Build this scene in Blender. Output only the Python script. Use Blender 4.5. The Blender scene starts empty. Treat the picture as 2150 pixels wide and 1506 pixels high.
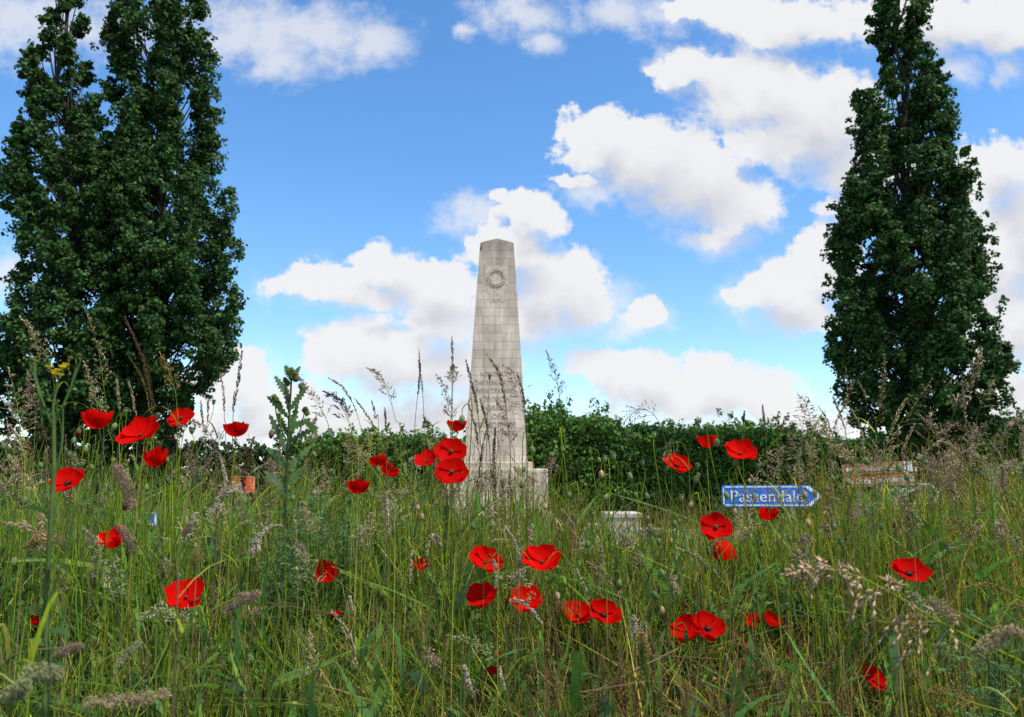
import bpy, math, random
import numpy as np
from mathutils import Vector

# ------------------------------------------------------------------ scene, camera, light, exposure
SC = bpy.context.scene
COL = SC.collection
RAD = math.radians
PW, PH, FPX = 2150.0, 1506.0, 1650.0          # photograph size and focal length in its pixels
PITCH = RAD(9.2)
EYE = np.array((0.0, 0.0, 1.6))
cam = bpy.data.objects.new("camera", bpy.data.cameras.new("camera"))
COL.objects.link(cam)
cam.location = EYE
cam.rotation_euler = (math.pi / 2 + PITCH, 0, 0)
cam.data.sensor_width = 36
cam.data.lens = 36 * FPX / PW
cam.data.clip_start = 0.05
cam.data.clip_end = 6000
cam.data.dof.use_dof = True
cam.data.dof.focus_distance = 2.6
cam.data.dof.aperture_fstop = 8.5
SC.camera = cam

SUN_DIR = Vector((0.42, -0.26, 0.86)).normalized()
SUN_EL = math.asin(SUN_DIR.z)
SUN_AZ = math.atan2(SUN_DIR.x, SUN_DIR.y)
sun = bpy.data.objects.new("sun", bpy.data.lights.new("sun", 'SUN'))
COL.objects.link(sun)
sun.data.energy = 4.2
sun.data.angle = RAD(.6)
sun.data.color = (1.0, 0.93, 0.80)
sun.rotation_euler = (-SUN_DIR).to_track_quat('-Z', 'Y').to_euler()
sun.location = (8, -12, 30)
SC.view_settings.view_transform = 'Standard'
SC.view_settings.look = 'None'
SC.view_settings.gamma = 1
SC.view_settings.exposure = 0.36
SC.cycles.max_bounces = 5
SC.cycles.diffuse_bounces = 3
SC.cycles.glossy_bounces = 2
SC.cycles.transmission_bounces = 2
SC.cycles.use_denoising = False
SC.cycles.caustics_reflective = False
SC.cycles.caustics_refractive = False

CP, SP = math.cos(PITCH), math.sin(PITCH)
def ray(px, py):
    """direction through a point of the photograph, scaled to one metre of forward distance"""
    xc = (np.asarray(px, float) - PW / 2) / FPX
    yc = (PH / 2 - np.asarray(py, float)) / FPX
    dy = CP - SP * yc
    return np.stack(np.broadcast_arrays(xc / dy, np.ones_like(xc + yc), (SP + CP * yc) / dy), -1)
def at(px, py, Y):
    return EYE + ray(px, py) * np.asarray(Y, float)[..., None]
def proj(P):
    d = np.asarray(P) - EYE
    depth = d[..., 1] * CP + d[..., 2] * SP
    depth = np.maximum(depth, 1e-3)
    up = -d[..., 1] * SP + d[..., 2] * CP
    return PW / 2 + FPX * d[..., 0] / depth, PH / 2 - FPX * up / depth

# ------------------------------------------------------------------ sky: one Sky Texture with cumulus clouds mixed in by direction
CLOUDS = [  # centre and half size, as seen in the photograph, strength
    (1480, 20, 110, 40, .9), (1640, 45, 170, 58, 1.), (1960, 45, 230, 70, 1.05), (2130, 70, 120, 60, 1.),
    (1440, 140, 78, 52, .95), (1575, 180, 140, 95, 1.1), (1690, 255, 175, 120, 1.15), (1800, 345, 130, 85, 1.05), (1560, 300, 80, 45, .85),
    (1255, 290, 82, 62, 1.1), (1350, 330, 135, 85, 1.15), (1440, 375, 140, 85, 1.1), (1535, 430, 95, 72, 1.1), (1215, 370, 75, 26, .7), (1500, 485, 55, 40, .85),
    (1040, 410, 28, 34, .8), (1110, 445, 85, 55, .95), (1075, 530, 105, 70, 1.), (1165, 600, 105, 90, 1.1), (1110, 665, 170, 60, 1.), (1215, 650, 70, 45, .9),
    (690, 595, 110, 52, 1.), (800, 560, 85, 66, 1.), (890, 600, 130, 55, 1.), (790, 635, 110, 40, .85),
    (905, 675, 100, 62, 1.12), (745, 735, 110, 66, 1.1), (880, 775, 210, 85, 1.1), (480, 800, 95, 70, .95), (620, 880, 270, 75, 1.1), (900, 880, 260, 70, 1.05),
    (1345, 660, 56, 44, .95),
    (1635, 615, 95, 65, 1.), (1730, 570, 90, 80, 1.05), (1690, 670, 110, 50, .9),
    (1245, 765, 50, 42, 1.05), (1325, 795, 100, 55, 1.1), (1500, 800, 95, 58, 1.15), (1600, 840, 110, 52, 1.05), (1430, 845, 200, 55, 1.05), (1700, 890, 120, 40, .85), (1300, 900, 260, 34, .6),
    (2090, 370, 90, 75, 1.1), (2150, 500, 130, 150, 1.15), (2120, 680, 110, 130, 1.1), (2130, 850, 150, 80, 1.), (1760, 440, 70, 34, .75),
]
SOFT = [  # thin torn veils around and between the cumulus
    (500, 55, 190, 95, 1.05), (560, 80, 130, 95, 1.1), (670, 65, 190, 80, 1.05), (780, 80, 110, 70, 1), (590, 130, 100, 75, 1), (40, 35, 260, 95, 1.1), (230, 60, 150, 70, 1), (35, 572, 70, 65, 1.1), (1090, 35, 140, 70, 1), (1290, 15, 130, 55, 1), (1140, 95, 70, 60, .8), (970, 65, 60, 45, .7),
    (1420, 25, 160, 60, 1), (700, 600, 160, 70, 1), (1000, 470, 130, 95, .9), (1240, 630, 120, 75, 1), (1640, 620, 150, 95, 1), (1345, 665, 85, 58, 1), (500, 830, 220, 95, 1), (1310, 690, 110, 45, .8),
    (1500, 490, 110, 50, 1), (1800, 880, 260, 55, 1), (1560, 900, 380, 42, 1), (1240, 400, 90, 50, .9), (1400, 120, 70, 60, .8), (2000, 150, 120, 50, .8), (2120, 150, 60, 50, .8), (1780, 480, 80, 60, .9), (1070, 700, 150, 70, .9), (400, 900, 200, 60, 1)]
w = bpy.data.worlds.new("World")
SC.world = w
w.use_nodes = True
WN, WL = w.node_tree.nodes, w.node_tree.links
WN.clear()
def wn(kind, op=None, **ins):
    n = WN.new(kind)
    if op: n.operation = op
    for k, v in ins.items():
        i = int(k[1:]) if k[0] == 'i' and k[1:].isdigit() else k
        if isinstance(v, bpy.types.NodeSocket): WL.new(v, n.inputs[i])
        else: n.inputs[i].default_value = v
    return n
def wm(op, a, b=0.0, c=0.0, clamp=False):
    n = wn('ShaderNodeMath', op, i0=a, i1=b, i2=c)
    n.use_clamp = clamp
    return n.outputs[0]
def wnoise(vec, scale, detail, rough=.55):
    n = WN.new('ShaderNodeTexNoise')
    n.inputs['Scale'].default_value = scale
    n.inputs['Detail'].default_value = detail
    n.inputs['Roughness'].default_value = rough
    WL.new(vec, n.inputs['Vector'])
    return n
tc = WN.new('ShaderNodeTexCoord')
sep = wn('ShaderNodeSeparateXYZ', i0=tc.outputs['Generated'])
ypos = wm('MAXIMUM', sep.outputs[1], .06)
U = wm('DIVIDE', sep.outputs[0], ypos)
V = wm('DIVIDE', sep.outputs[2], ypos)
P0 = wn('ShaderNodeCombineXYZ', i0=U, i1=V, i2=0.0).outputs[0]
n1 = wnoise(P0, 7.0, 3.0)
n3 = wnoise(P0, 75.0, 5.0, .68)
n2 = wnoise(P0, 26.0, 4.0, .6)
w1 = wn('ShaderNodeVectorMath', 'MULTIPLY_ADD', i0=n1.outputs['Color'], i1=(.085, .075, 0), i2=(-.0425, -.0375, 0)).outputs[0]
w2 = wn('ShaderNodeVectorMath', 'MULTIPLY_ADD', i0=n2.outputs['Color'], i1=(.040, .036, 0), i2=(-.020, -.018, 0)).outputs[0]
P1 = wn('ShaderNodeVectorMath', 'ADD', i0=wn('ShaderNodeVectorMath', 'ADD', i0=P0, i1=w1).outputs[0], i1=w2).outputs[0]
def lobes(P, table=CLOUDS):
    best = None
    for (cx, cy, rx, ry, s) in table:
        c = ray(cx, cy); e = ray(cx + rx, cy); t = ray(cx, cy - ry)
        a, b = (e[0] - c[0]) * s, (t[2] - c[2]) * s
        q = wn('ShaderNodeVectorMath', 'MULTIPLY_ADD', i0=P, i1=(1 / a, 1 / b, 0), i2=(-c[0] / a, -c[2] / b, 0)).outputs[0]
        L = wn('ShaderNodeVectorMath', 'LENGTH', i0=q).outputs['Value']
        best = L if best is None else wm('SMOOTH_MIN', best, L, .22)
    return wm('SUBTRACT', 1.11, best)
D = lobes(P1)
Pup = wn('ShaderNodeVectorMath', 'ADD', i0=P1, i1=(-.012, .045, 0)).outputs[0]
Dup = lobes(Pup)
# elsewhere in the sky: the same broken cumulus from plain noise
gn = wnoise(tc.outputs['Generated'], 3.2, 5.0)
gen = wm('MULTIPLY', wm('SUBTRACT', gn.outputs[0], .50), 5.0)
ins = wm('MAXIMUM', wm('SUBTRACT', wm('ABSOLUTE', U), .74), wm('SUBTRACT', V, .70))
outm = wm('MULTIPLY', ins, 6.0, clamp=True)
D = wm('MAXIMUM', D, wm('SUBTRACT', gen, wm('MULTIPLY', wm('SUBTRACT', 1.0, outm), 9.0)))
fin = wm('ADD', wm('MULTIPLY', wm('SUBTRACT', n2.outputs[0], .5), 1.0), wm('MULTIPLY', wm('SUBTRACT', n3.outputs[0], .5), .55))
Df = wm('ADD', D, fin)
mr2 = WN.new('ShaderNodeMapRange'); mr2.interpolation_type = 'SMOOTHSTEP'
WL.new(wm('ADD', Dup, wm('ADD', wm('MULTIPLY', wm('SUBTRACT', n1.outputs[0], .5), 1.1), wm('MULTIPLY', wm('SUBTRACT', n2.outputs[0], .5), .9))), mr2.inputs[0])
mr2.inputs[1].default_value = .12; mr2.inputs[2].default_value = 1.12
mr = WN.new('ShaderNodeMapRange'); mr.interpolation_type = 'SMOOTHSTEP'
WL.new(Df, mr.inputs[0])
mr.inputs[1].default_value = .0
WL.new(wm('ADD', .30, wm('MULTIPLY', mr2.outputs[0], .75)), mr.inputs[2])   # crisp lit tops, softer undersides
veil = WN.new('ShaderNodeMapRange'); veil.interpolation_type = 'SMOOTHSTEP'
WL.new(wm('ADD', lobes(P1, SOFT), wm('MULTIPLY', fin, 1.1)), veil.inputs[0])
veil.inputs[1].default_value = .05; veil.inputs[2].default_value = 1.05; veil.inputs[4].default_value = .74
alpha = wm('MULTIPLY', wm('MAXIMUM', mr.outputs[0], veil.outputs[0]), .97)
cc = wn('ShaderNodeMix')
cc.data_type = 'RGBA'
WL.new(mr2.outputs[0], cc.inputs[0])
cc.inputs[6].default_value = (7.0, 7.0, 7.05, 1)
cc.inputs[7].default_value = (5.15, 5.2, 5.55, 1)
sky = WN.new('ShaderNodeTexSky')
sky.sky_type = 'NISHITA'
sky.sun_disc = False
sky.sun_elevation = SUN_EL
sky.sun_rotation = SUN_AZ
sky.air_density = 1.0; sky.dust_density = .35; sky.ozone_density = 2.2
hs = WN.new('ShaderNodeHueSaturation')
hs.inputs['Saturation'].default_value = 1.24
hs.inputs['Value'].default_value = 1.85
WL.new(sky.outputs[0], hs.inputs['Color'])
mx = wn('ShaderNodeMix'); mx.data_type = 'RGBA'
WL.new(alpha, mx.inputs[0]); WL.new(hs.outputs[0], mx.inputs[6]); WL.new(cc.outputs[2], mx.inputs[7])
bg = WN.new('ShaderNodeBackground')
bg.inputs[1].default_value = .1
WL.new(mx.outputs[2], bg.inputs[0])
WL.new(bg.outputs[0], WN.new('ShaderNodeOutputWorld').inputs[0])
w.cycles.sampling_method = 'MANUAL'
w.cycles.sample_map_resolution = 512

# ------------------------------------------------------------------ helpers
RNG = np.random.default_rng(7)
def tag(o, label=None, cat=None, group=None, kind=None):
    for k, v in (('label', label), ('category', cat), ('group', group), ('kind', kind)):
        if v: o[k] = v
    return o
def empty(name, loc):
    o = bpy.data.objects.new(name, None)
    o.location = loc
    o.empty_display_size = .05
    COL.objects.link(o)
    return o
class Geo:
    """collects vertices, faces and a colour per vertex; build() links them as ONE mesh object"""
    def __init__(s): s.v, s.c, s.q, s.t, s.n = [], [], [], [], 0
    def add(s, v, q=None, t=None, c=(.5, .5, .5)):
        v = np.asarray(v, float).reshape(-1, 3)
        c = np.asarray(c, float)
        s.c.append(np.broadcast_to(c, v.shape) if c.ndim == 1 else c.reshape(-1, 3))
        s.v.append(v)
        if q is not None and len(q): s.q.append(np.asarray(q).reshape(-1, 4) + s.n)
        if t is not None and len(t): s.t.append(np.asarray(t).reshape(-1, 3) + s.n)
        s.n += len(v)
        return s
    def build(s, name, mat, parent=None, smooth=False):
        me = bpy.data.meshes.new(name)
        o = bpy.data.objects.new(name, me)
        COL.objects.link(o)
        v = np.concatenate(s.v)
        if parent is not None:
            o.parent = parent
            a = parent
            while a is not None: v = v - np.array(a.location); a = a.parent
        q = np.concatenate(s.q) if s.q else np.zeros((0, 4), int)
        t = np.concatenate(s.t) if s.t else np.zeros((0, 3), int)
        me.vertices.add(len(v)); me.vertices.foreach_set('co', v.astype(np.float32).ravel())
        me.loops.add(q.size + t.size)
        me.loops.foreach_set('vertex_index', np.concatenate((q.ravel(), t.ravel())).astype(np.int32))
        me.polygons.add(len(q) + len(t))
        st = np.concatenate((np.arange(len(q)) * 4, q.size + np.arange(len(t)) * 3)).astype(np.int32)
        me.polygons.foreach_set('loop_start', st)
        me.polygons.foreach_set('use_smooth', np.full(len(q) + len(t), smooth or mat in (M_VEG, M_DRY, M_LEAF)))
        me.update(calc_edges=True)
        ca = me.color_attributes.new('Col', 'FLOAT_COLOR', 'POINT')
        rgba = np.ones((len(v), 4), np.float32); rgba[:, :3] = np.concatenate(s.c)
        ca.data.foreach_set('color', rgba.ravel())
        me.materials.append(mat)
        return o
def unit(a): return a / np.maximum(np.linalg.norm(a, axis=-1, keepdims=True), 1e-9)
def ribbons(g, P, W, side, col):
    """P [N,K,3] centre lines, W [N,K] widths, side [N,3] or [N,K,3] width direction, col [N,3]"""
    N, K = P.shape[:2]
    if side.ndim == 2: side = side[:, None, :]
    off = side * (W * .5)[..., None]
    v = np.stack((P - off, P + off), 2).reshape(-1, 3)
    i = (np.arange(N)[:, None] * K + np.arange(K - 1)[None]) * 2
    q = np.stack((i, i + 1, i + 3, i + 2), -1).reshape(-1, 4)
    g.add(v, q, c=np.repeat(col, K * 2, 0))
def tubes(g, P, Rr, col, sides=3):
    N, K = P.shape[:2]
    T = np.empty_like(P)
    T[:, 1:-1] = P[:, 2:] - P[:, :-2]; T[:, 0] = P[:, 1] - P[:, 0]; T[:, -1] = P[:, -1] - P[:, -2]
    T = unit(T)
    ref = np.where(np.abs(T[..., 1:2]) > .9, np.array((1., 0, 0)), np.array((0, 1., 0)))
    A = unit(np.cross(T, ref)); B = np.cross(T, A)
    an = np.arange(sides) / sides * 2 * math.pi
    v = P[:, :, None] + Rr[..., None, None] * (A[:, :, None] * np.cos(an)[:, None] + B[:, :, None] * np.sin(an)[:, None])
    i = (np.arange(N)[:, None, None] * K + np.arange(K - 1)[None, :, None]) * sides
    a = np.arange(sides)[None, None]; b = (a + 1) % sides
    q = np.stack((i + a, i + b, i + sides + b, i + sides + a), -1).reshape(-1, 4)
    g.add(v.reshape(-1, 3), q, c=np.repeat(col, K * sides, 0))
def rnd_unit(n):
    a = RNG.normal(size=(n, 3)); return unit(a)
def kites(g, C, Dr, L, W, col, fold=.0, nrm=None):
    """one folded four-cornered leaf or scale each: C base, Dr direction, L length, W width"""
    n = len(C)
    Sd = unit(np.cross(Dr, rnd_unit(n) if nrm is None else nrm)); N3 = np.cross(Sd, Dr)
    m = C + Dr * (L * .45)[:, None] + N3 * (fold * W)[:, None]
    v = np.stack((C, m + Sd * (W * .5)[:, None], C + Dr * L[:, None], m - Sd * (W * .5)[:, None]), 1).reshape(-1, 3)
    g.add(v, np.arange(n * 4).reshape(-1, 4), c=np.repeat(col, 4, 0))
def seeds(g, C, Dr, L, W, col):
    """plump pointed spikelets: six corners, eight faces"""
    n = len(C)
    S1 = unit(np.cross(Dr, rnd_unit(n))); S2 = np.cross(Dr, S1)
    m = C + Dr * (L * .42)[:, None]
    w_ = (W * .5)[:, None]
    v = np.stack((C, m + S1 * w_, m + S2 * w_, m - S1 * w_, m - S2 * w_, C + Dr * L[:, None]), 1).reshape(-1, 3)
    i = np.arange(n)[:, None] * 6
    f = np.array([(0, 2, 1), (0, 3, 2), (0, 4, 3), (0, 1, 4), (5, 1, 2), (5, 2, 3), (5, 3, 4), (5, 4, 1)])
    g.add(v, t=(i[..., None] + f[None]).reshape(-1, 3), c=np.repeat(col, 6, 0))
def spline(pts, n):
    """Catmull-Rom through the given points"""
    p = np.asarray(pts, float)
    if len(p) == 2: return p[0] + (p[1] - p[0]) * np.linspace(0, 1, n)[:, None]
    e = np.concatenate(((2 * p[0] - p[1])[None], p, (2 * p[-1] - p[-2])[None]))
    x = np.linspace(0, len(p) - 1 - 1e-6, n); k = x.astype(int); t = (x - k)[:, None]
    a, b, c, d = e[k], e[k + 1], e[k + 2], e[k + 3]
    return .5 * (2 * b + (c - a) * t + (2 * a - 5 * b + 4 * c - d) * t * t + (3 * b - a - 3 * c + d) * t ** 3)
def frame(n):
    n = unit(np.asarray(n, float)); r = np.array((0, 0, 1.)) if abs(n[2]) < .9 else np.array((1., 0, 0))
    a = unit(np.cross(r, n)); return np.stack((a, np.cross(n, a), n))       # rows: x, y, axis
def lathe(g, prof, org, axis, n=10, col=(.5, .5, .5), rib=0.):
    prof = np.asarray(prof, float); M = frame(axis); K = len(prof)
    an = np.arange(n) / n * 2 * math.pi
    rr = prof[:, 0, None] * (1 + rib * np.cos(an * n / 2)[None])
    v = np.stack((rr * np.cos(an), rr * np.sin(an), np.repeat(prof[:, 1, None], n, 1)), -1).reshape(-1, 3) @ M + np.asarray(org)
    i = np.arange(K - 1)[:, None] * n; a = np.arange(n)[None]; b = (a + 1) % n
    g.add(v, np.stack((i + a, i + b, i + n + b, i + n + a), -1).reshape(-1, 4), c=np.asarray(col))
def box(g, lo, hi, col=(.5, .5, .5), bev=0.0):
    x0, y0, z0 = lo; x1, y1, z1 = hi; b = bev
    if b <= 0:
        v = [(x, y, z) for z in (z0, z1) for y in (y0, y1) for x in (x0, x1)]
        g.add(v, [(0, 2, 3, 1), (4, 5, 7, 6), (0, 1, 5, 4), (2, 6, 7, 3), (0, 4, 6, 2), (1, 3, 7, 5)], c=col); return
    prism_z(g, [(x0 + b, y0), (x1 - b, y0), (x1, y0 + b), (x1, y1 - b), (x1 - b, y1), (x0 + b, y1), (x0, y1 - b), (x0, y0 + b)],
            [(z0, 0), (z1 - b, 0), (z1, b)], col)
def prism_z(g, poly, rings, col):
    """polygon in x,y swept up through (z, inset) rings, closed at top and bottom with a fan"""
    p = np.asarray(poly, float); c = p.mean(0); n = len(p); vs = []
    for z, ins_ in rings:
        r = np.linalg.norm(p - c, axis=1, keepdims=True)
        q = c + (p - c) * (1 - ins_ / r)
        vs.append(np.column_stack((q, np.full(n, z))))
    v = np.concatenate(vs + [np.array([[c[0], c[1], rings[0][0]], [c[0], c[1], rings[-1][0]]])])
    m = len(rings)
    q = [(k * n + i, k * n + (i + 1) % n, (k + 1) * n + (i + 1) % n, (k + 1) * n + i) for k in range(m - 1) for i in range(n)]
    t = [(m * n, (i + 1) % n, i) for i in range(n)] + [(m * n + 1, (m - 1) * n + i, (m - 1) * n + (i + 1) % n) for i in range(n)]
    g.add(v, q, t, c=col)
def plate(g, poly, y0, y1, col):
    """flat outline in x,z given a thickness along y (front at y0)"""
    p = np.asarray(poly, float); n = len(p); c = p.mean(0)
    v = np.concatenate((np.column_stack((p[:, 0], np.full(n, y0), p[:, 1])), np.column_stack((p[:, 0], np.full(n, y1), p[:, 1])), [[c[0], y0, c[1]], [c[0], y1, c[1]]]))
    q = [(i, n + i, n + (i + 1) % n, (i + 1) % n) for i in range(n)]
    t = [(2 * n, i, (i + 1) % n) for i in range(n)] + [(2 * n + 1, n + (i + 1) % n, n + i) for i in range(n)]
    g.add(v, q, t, c=col)
def fbm(x, y, seed=0):
    r = np.random.default_rng(seed); out = 0
    for k in range(6):
        f = .6 * 1.9 ** k; a = r.uniform(0, 6.28, 4); th = r.uniform(0, 3.14)
        out = out + np.sin(f * (x * math.cos(th) + y * math.sin(th)) + a[0]) * np.sin(f * (-x * math.sin(th) + y * math.cos(th)) + a[1]) / 1.5 ** k
    return out * .5

# ------------------------------------------------------------------ materials
def mat(name, base=None, rough=.6, spec=.3, transl=0.0, attr=True, var=.25, vscale=40., bump=0., bscale=60.):
    m = bpy.data.materials.new(name); m.use_nodes = True
    N, L = m.node_tree.nodes, m.node_tree.links
    b = N['Principled BSDF']; out = N['Material Output']
    b.inputs['Roughness'].default_value = rough
    b.inputs['Specular IOR Level'].default_value = spec
    t = N.new('ShaderNodeTexCoord'); nz = N.new('ShaderNodeTexNoise')
    nz.inputs['Scale'].default_value = vscale; nz.inputs['Detail'].default_value = 3
    L.new(t.outputs['Object'], nz.inputs['Vector'])
    mr_ = N.new('ShaderNodeMapRange'); mr_.inputs[3].default_value = 1 - var; mr_.inputs[4].default_value = 1 + var
    mr_.inputs[1].default_value = .3; mr_.inputs[2].default_value = .7
    L.new(nz.outputs[0], mr_.inputs[0])
    mul = N.new('ShaderNodeVectorMath'); mul.operation = 'SCALE'
    if attr:
        a = N.new('ShaderNodeAttribute'); a.attribute_name = 'Col'; L.new(a.outputs['Color'], mul.inputs[0])
    else: mul.inputs[0].default_value = base
    L.new(mr_.outputs[0], mul.inputs['Scale'])
    L.new(mul.outputs[0], b.inputs['Base Color'])
    if bump:
        n2_ = N.new('ShaderNodeTexNoise'); n2_.inputs['Scale'].default_value = bscale; n2_.inputs['Detail'].default_value = 5
        L.new(t.outputs['Object'], n2_.inputs['Vector'])
        bp = N.new('ShaderNodeBump'); bp.inputs['Strength'].default_value = bump; bp.inputs['Distance'].default_value = .02
        L.new(n2_.outputs[0], bp.inputs['Height']); L.new(bp.outputs[0], b.inputs['Normal'])
    if transl:
        tr = N.new('ShaderNodeBsdfTranslucent'); L.new(mul.outputs[0], tr.inputs['Color'])
        ms = N.new('ShaderNodeMixShader'); ms.inputs[0].default_value = transl
        L.new(b.outputs[0], ms.inputs[1]); L.new(tr.outputs[0], ms.inputs[2]); L.new(ms.outputs[0], out.inputs[0])
    return m
M_VEG = mat('meadow_green', transl=.42, rough=.7, spec=.10)
M_DRY = mat('dry_grass', transl=.18, rough=.8, spec=.08)
M_LEAF = mat('tree_leaf', transl=.22, rough=.6, spec=.14, vscale=2.0, var=.2)
M_BARK = mat('bark', transl=0, rough=.9, spec=.1, bump=.6, bscale=14)
M_PETAL = mat('poppy_petal', transl=.48, rough=.7, spec=.05, vscale=90, var=.10)
M_PLAIN = mat('painted_metal', rough=.45, spec=.4, var=.06, vscale=6)
M_STEEL = mat('galvanised_steel', rough=.4, spec=.5, var=.1, vscale=20)
M_GROUND = mat('soil_and_turf', transl=0, rough=.95, spec=.05, var=.45, vscale=3.0, bump=.7, bscale=25)
M_GRAVEL = mat('pale_gravel', base=(.34, .29, .24), attr=False, rough=.95, var=.3, vscale=60, bump=.6, bscale=120)
def stone_material():
    m = bpy.data.materials.new('ashlar_stone'); m.use_nodes = True
    N, L = m.node_tree.nodes, m.node_tree.links
    b = N['Principled BSDF']; b.inputs['Roughness'].default_value = .9; b.inputs['Specular IOR Level'].default_value = .15
    t = N.new('ShaderNodeTexCoord'); s = N.new('ShaderNodeSeparateXYZ'); L.new(t.outputs['Object'], s.inputs[0])
    ad = N.new('ShaderNodeMath'); L.new(s.outputs[0], ad.inputs[0]); L.new(s.outputs[1], ad.inputs[1])
    cb = N.new('ShaderNodeCombineXYZ'); L.new(ad.outputs[0], cb.inputs[0]); L.new(s.outputs[2], cb.inputs[1])
    br = N.new('ShaderNodeTexBrick'); L.new(cb.outputs[0], br.inputs['Vector'])
    br.inputs['Color1'].default_value = (.64, .54, .455, 1); br.inputs['Color2'].default_value = (.55, .465, .395, 1)
    br.inputs['Mortar'].default_value = (.30, .255, .21, 1)
    br.inputs['Scale'].default_value = 1; br.inputs['Mortar Size'].default_value = .0075
    br.inputs['Brick Width'].default_value = .62; br.inputs['Row Height'].default_value = .285; br.inputs['Bias'].default_value = .1
    br.offset = .43; br.squash = 1.35; br.squash_frequency = 3
    def noise(sc, det):
        n = N.new('ShaderNodeTexNoise'); n.inputs['Scale'].default_value = sc; n.inputs['Detail'].default_value = det
        L.new(t.outputs['Object'], n.inputs['Vector']); return n.outputs[0]
    def ramp(src, a, b_, lo, hi):
        r = N.new('ShaderNodeMapRange'); L.new(src, r.inputs[0])
        for k, v in ((1, a), (2, b_), (3, lo), (4, hi)): r.inputs[k].default_value = v
        return r.outputs[0]
    def times(a, b_):
        r = N.new('ShaderNodeMath'); r.operation = 'MULTIPLY'; L.new(a, r.inputs[0]); L.new(b_, r.inputs[1]); return r.outputs[0]
    st = times(ramp(noise(1.6, 6), .35, .7, 1.12, .78), ramp(noise(11, 5), .62, .78, 1.0, .45))
    mp = N.new('ShaderNodeMapping'); mp.inputs['Scale'].default_value = (5.5, 5.5, .32); L.new(t.outputs['Object'], mp.inputs[0])
    sk = N.new('ShaderNodeTexNoise'); sk.inputs['Scale'].default_value = 1; sk.inputs['Detail'].default_value = 6; L.new(mp.outputs[0], sk.inputs['Vector'])
    st = times(st, ramp(sk.outputs[0], .40, .72, 1.06, .70))                # rain streaks
    st = times(st, ramp(s.outputs[2], 7.6, 9.7, 1.0, .74))                  # weathered, lichen-dark head of the shaft
    mu = N.new('ShaderNodeVectorMath'); mu.operation = 'SCALE'; L.new(br.outputs[0], mu.inputs[0]); L.new(st, mu.inputs['Scale'])
    L.new(mu.outputs[0], b.inputs['Base Color'])
    bp = N.new('ShaderNodeBump'); bp.inputs['Strength'].default_value = .5; bp.inputs['Distance'].default_value = .01
    L.new(noise(30, 6), bp.inputs['Height']); L.new(bp.outputs[0], b.inputs['Normal'])
    return m
M_STONE = stone_material()
M_CARVE = mat('carved_stone', base=(.54, .47, .395), attr=False, rough=.9, spec=.15, var=.2, vscale=9, bump=.4, bscale=40)
M_CUT = mat('cut_letters', base=(.42, .355, .30), attr=False, rough=.95, spec=.05, var=.25, vscale=8)

# ------------------------------------------------------------------ ground with the verge bank the meadow grows on
BY = np.array([-6, 0, .55, .9, 1.3, 1.8, 2.4, 3.0, 3.4, 4.6, 6.6, 9])
BZ = np.array([-.1, 0, .36, .64, .80, .96, 1.09, 1.15, 1.09, .62, .06, 0])
def gz(X, Y):
    X, Y = np.asarray(X, float), np.asarray(Y, float)
    z = np.interp(Y, BY, BZ)
    return z + .05 * fbm(X * 1.3, Y * 1.3, 3) * np.clip(z * 1.5, 0, 1)
def build_ground():
    ys = np.concatenate((-np.geomspace(900, 6, 14), np.linspace(-5, 9, 71), np.geomspace(10, 3000, 26)))
    xs = np.concatenate((-np.geomspace(2500, 9, 16), np.linspace(-8, 8, 65), np.geomspace(9, 2500, 16)))
    X, Y = np.meshgrid(xs, ys); v = np.stack((X, Y, gz(X, Y)), -1).reshape(-1, 3)
    nx, ny = len(xs), len(ys)
    i = (np.arange(ny - 1)[:, None] * nx + np.arange(nx - 1)[None]).ravel()
    bank = ((Y > .3) & (Y < 7) & (np.abs(X) < 9)).ravel()[:, None]
    c = np.where(bank, np.array((.028, .024, .014)), np.array((.055, .085, .025)))
    g = Geo(); g.add(v, np.stack((i, i + 1, i + nx + 1, i + nx), -1), c=c)
    tag(g.build('ground', M_GROUND, smooth=True), kind='structure')
    g = Geo(); prism_z(g, [(-7, 20.5), (9, 20.5), (9, 30.5), (-7, 30.5)], [(.004, 0), (.03, .01)], (.5,) * 3)
    tag(g.build('gravel_court', M_GRAVEL), kind='structure')
build_ground()

# ------------------------------------------------------------------ lettering
def text_obj(name, body, size, loc, material, parent, width=None, depth=.004, align='CENTER'):
    cu = bpy.data.curves.new('lettering', 'FONT')
    cu.body = body; cu.size = size; cu.align_x = align; cu.align_y = 'CENTER'; cu.extrude = depth / 2; cu.resolution_u = 3
    tmp = bpy.data.objects.new('tmp', cu); COL.objects.link(tmp)
    bpy.context.view_layer.update()
    me = bpy.data.meshes.new_from_object(tmp.evaluated_get(bpy.context.evaluated_depsgraph_get()))
    bpy.data.objects.remove(tmp); bpy.data.curves.remove(cu)
    n = len(me.vertices); co = np.empty(n * 3, np.float32); me.vertices.foreach_get('co', co); co = co.reshape(-1, 3)
    if width:
        sx = width / (co[:, 0].max() - co[:, 0].min()); co[:, 0] *= sx
    out = np.stack((co[:, 0], -co[:, 2], co[:, 1]), -1) + np.asarray(loc)
    me.vertices.foreach_set('co', out.astype(np.float32).ravel()); me.update()
    me.materials.clear(); me.materials.append(material)
    o = bpy.data.objects.new(name, me); COL.objects.link(o); o.parent = parent
    return o
M_WHITE = mat('white_sheeting', base=(.80, .82, .84), attr=False, rough=.4, var=.04, vscale=8)

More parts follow.
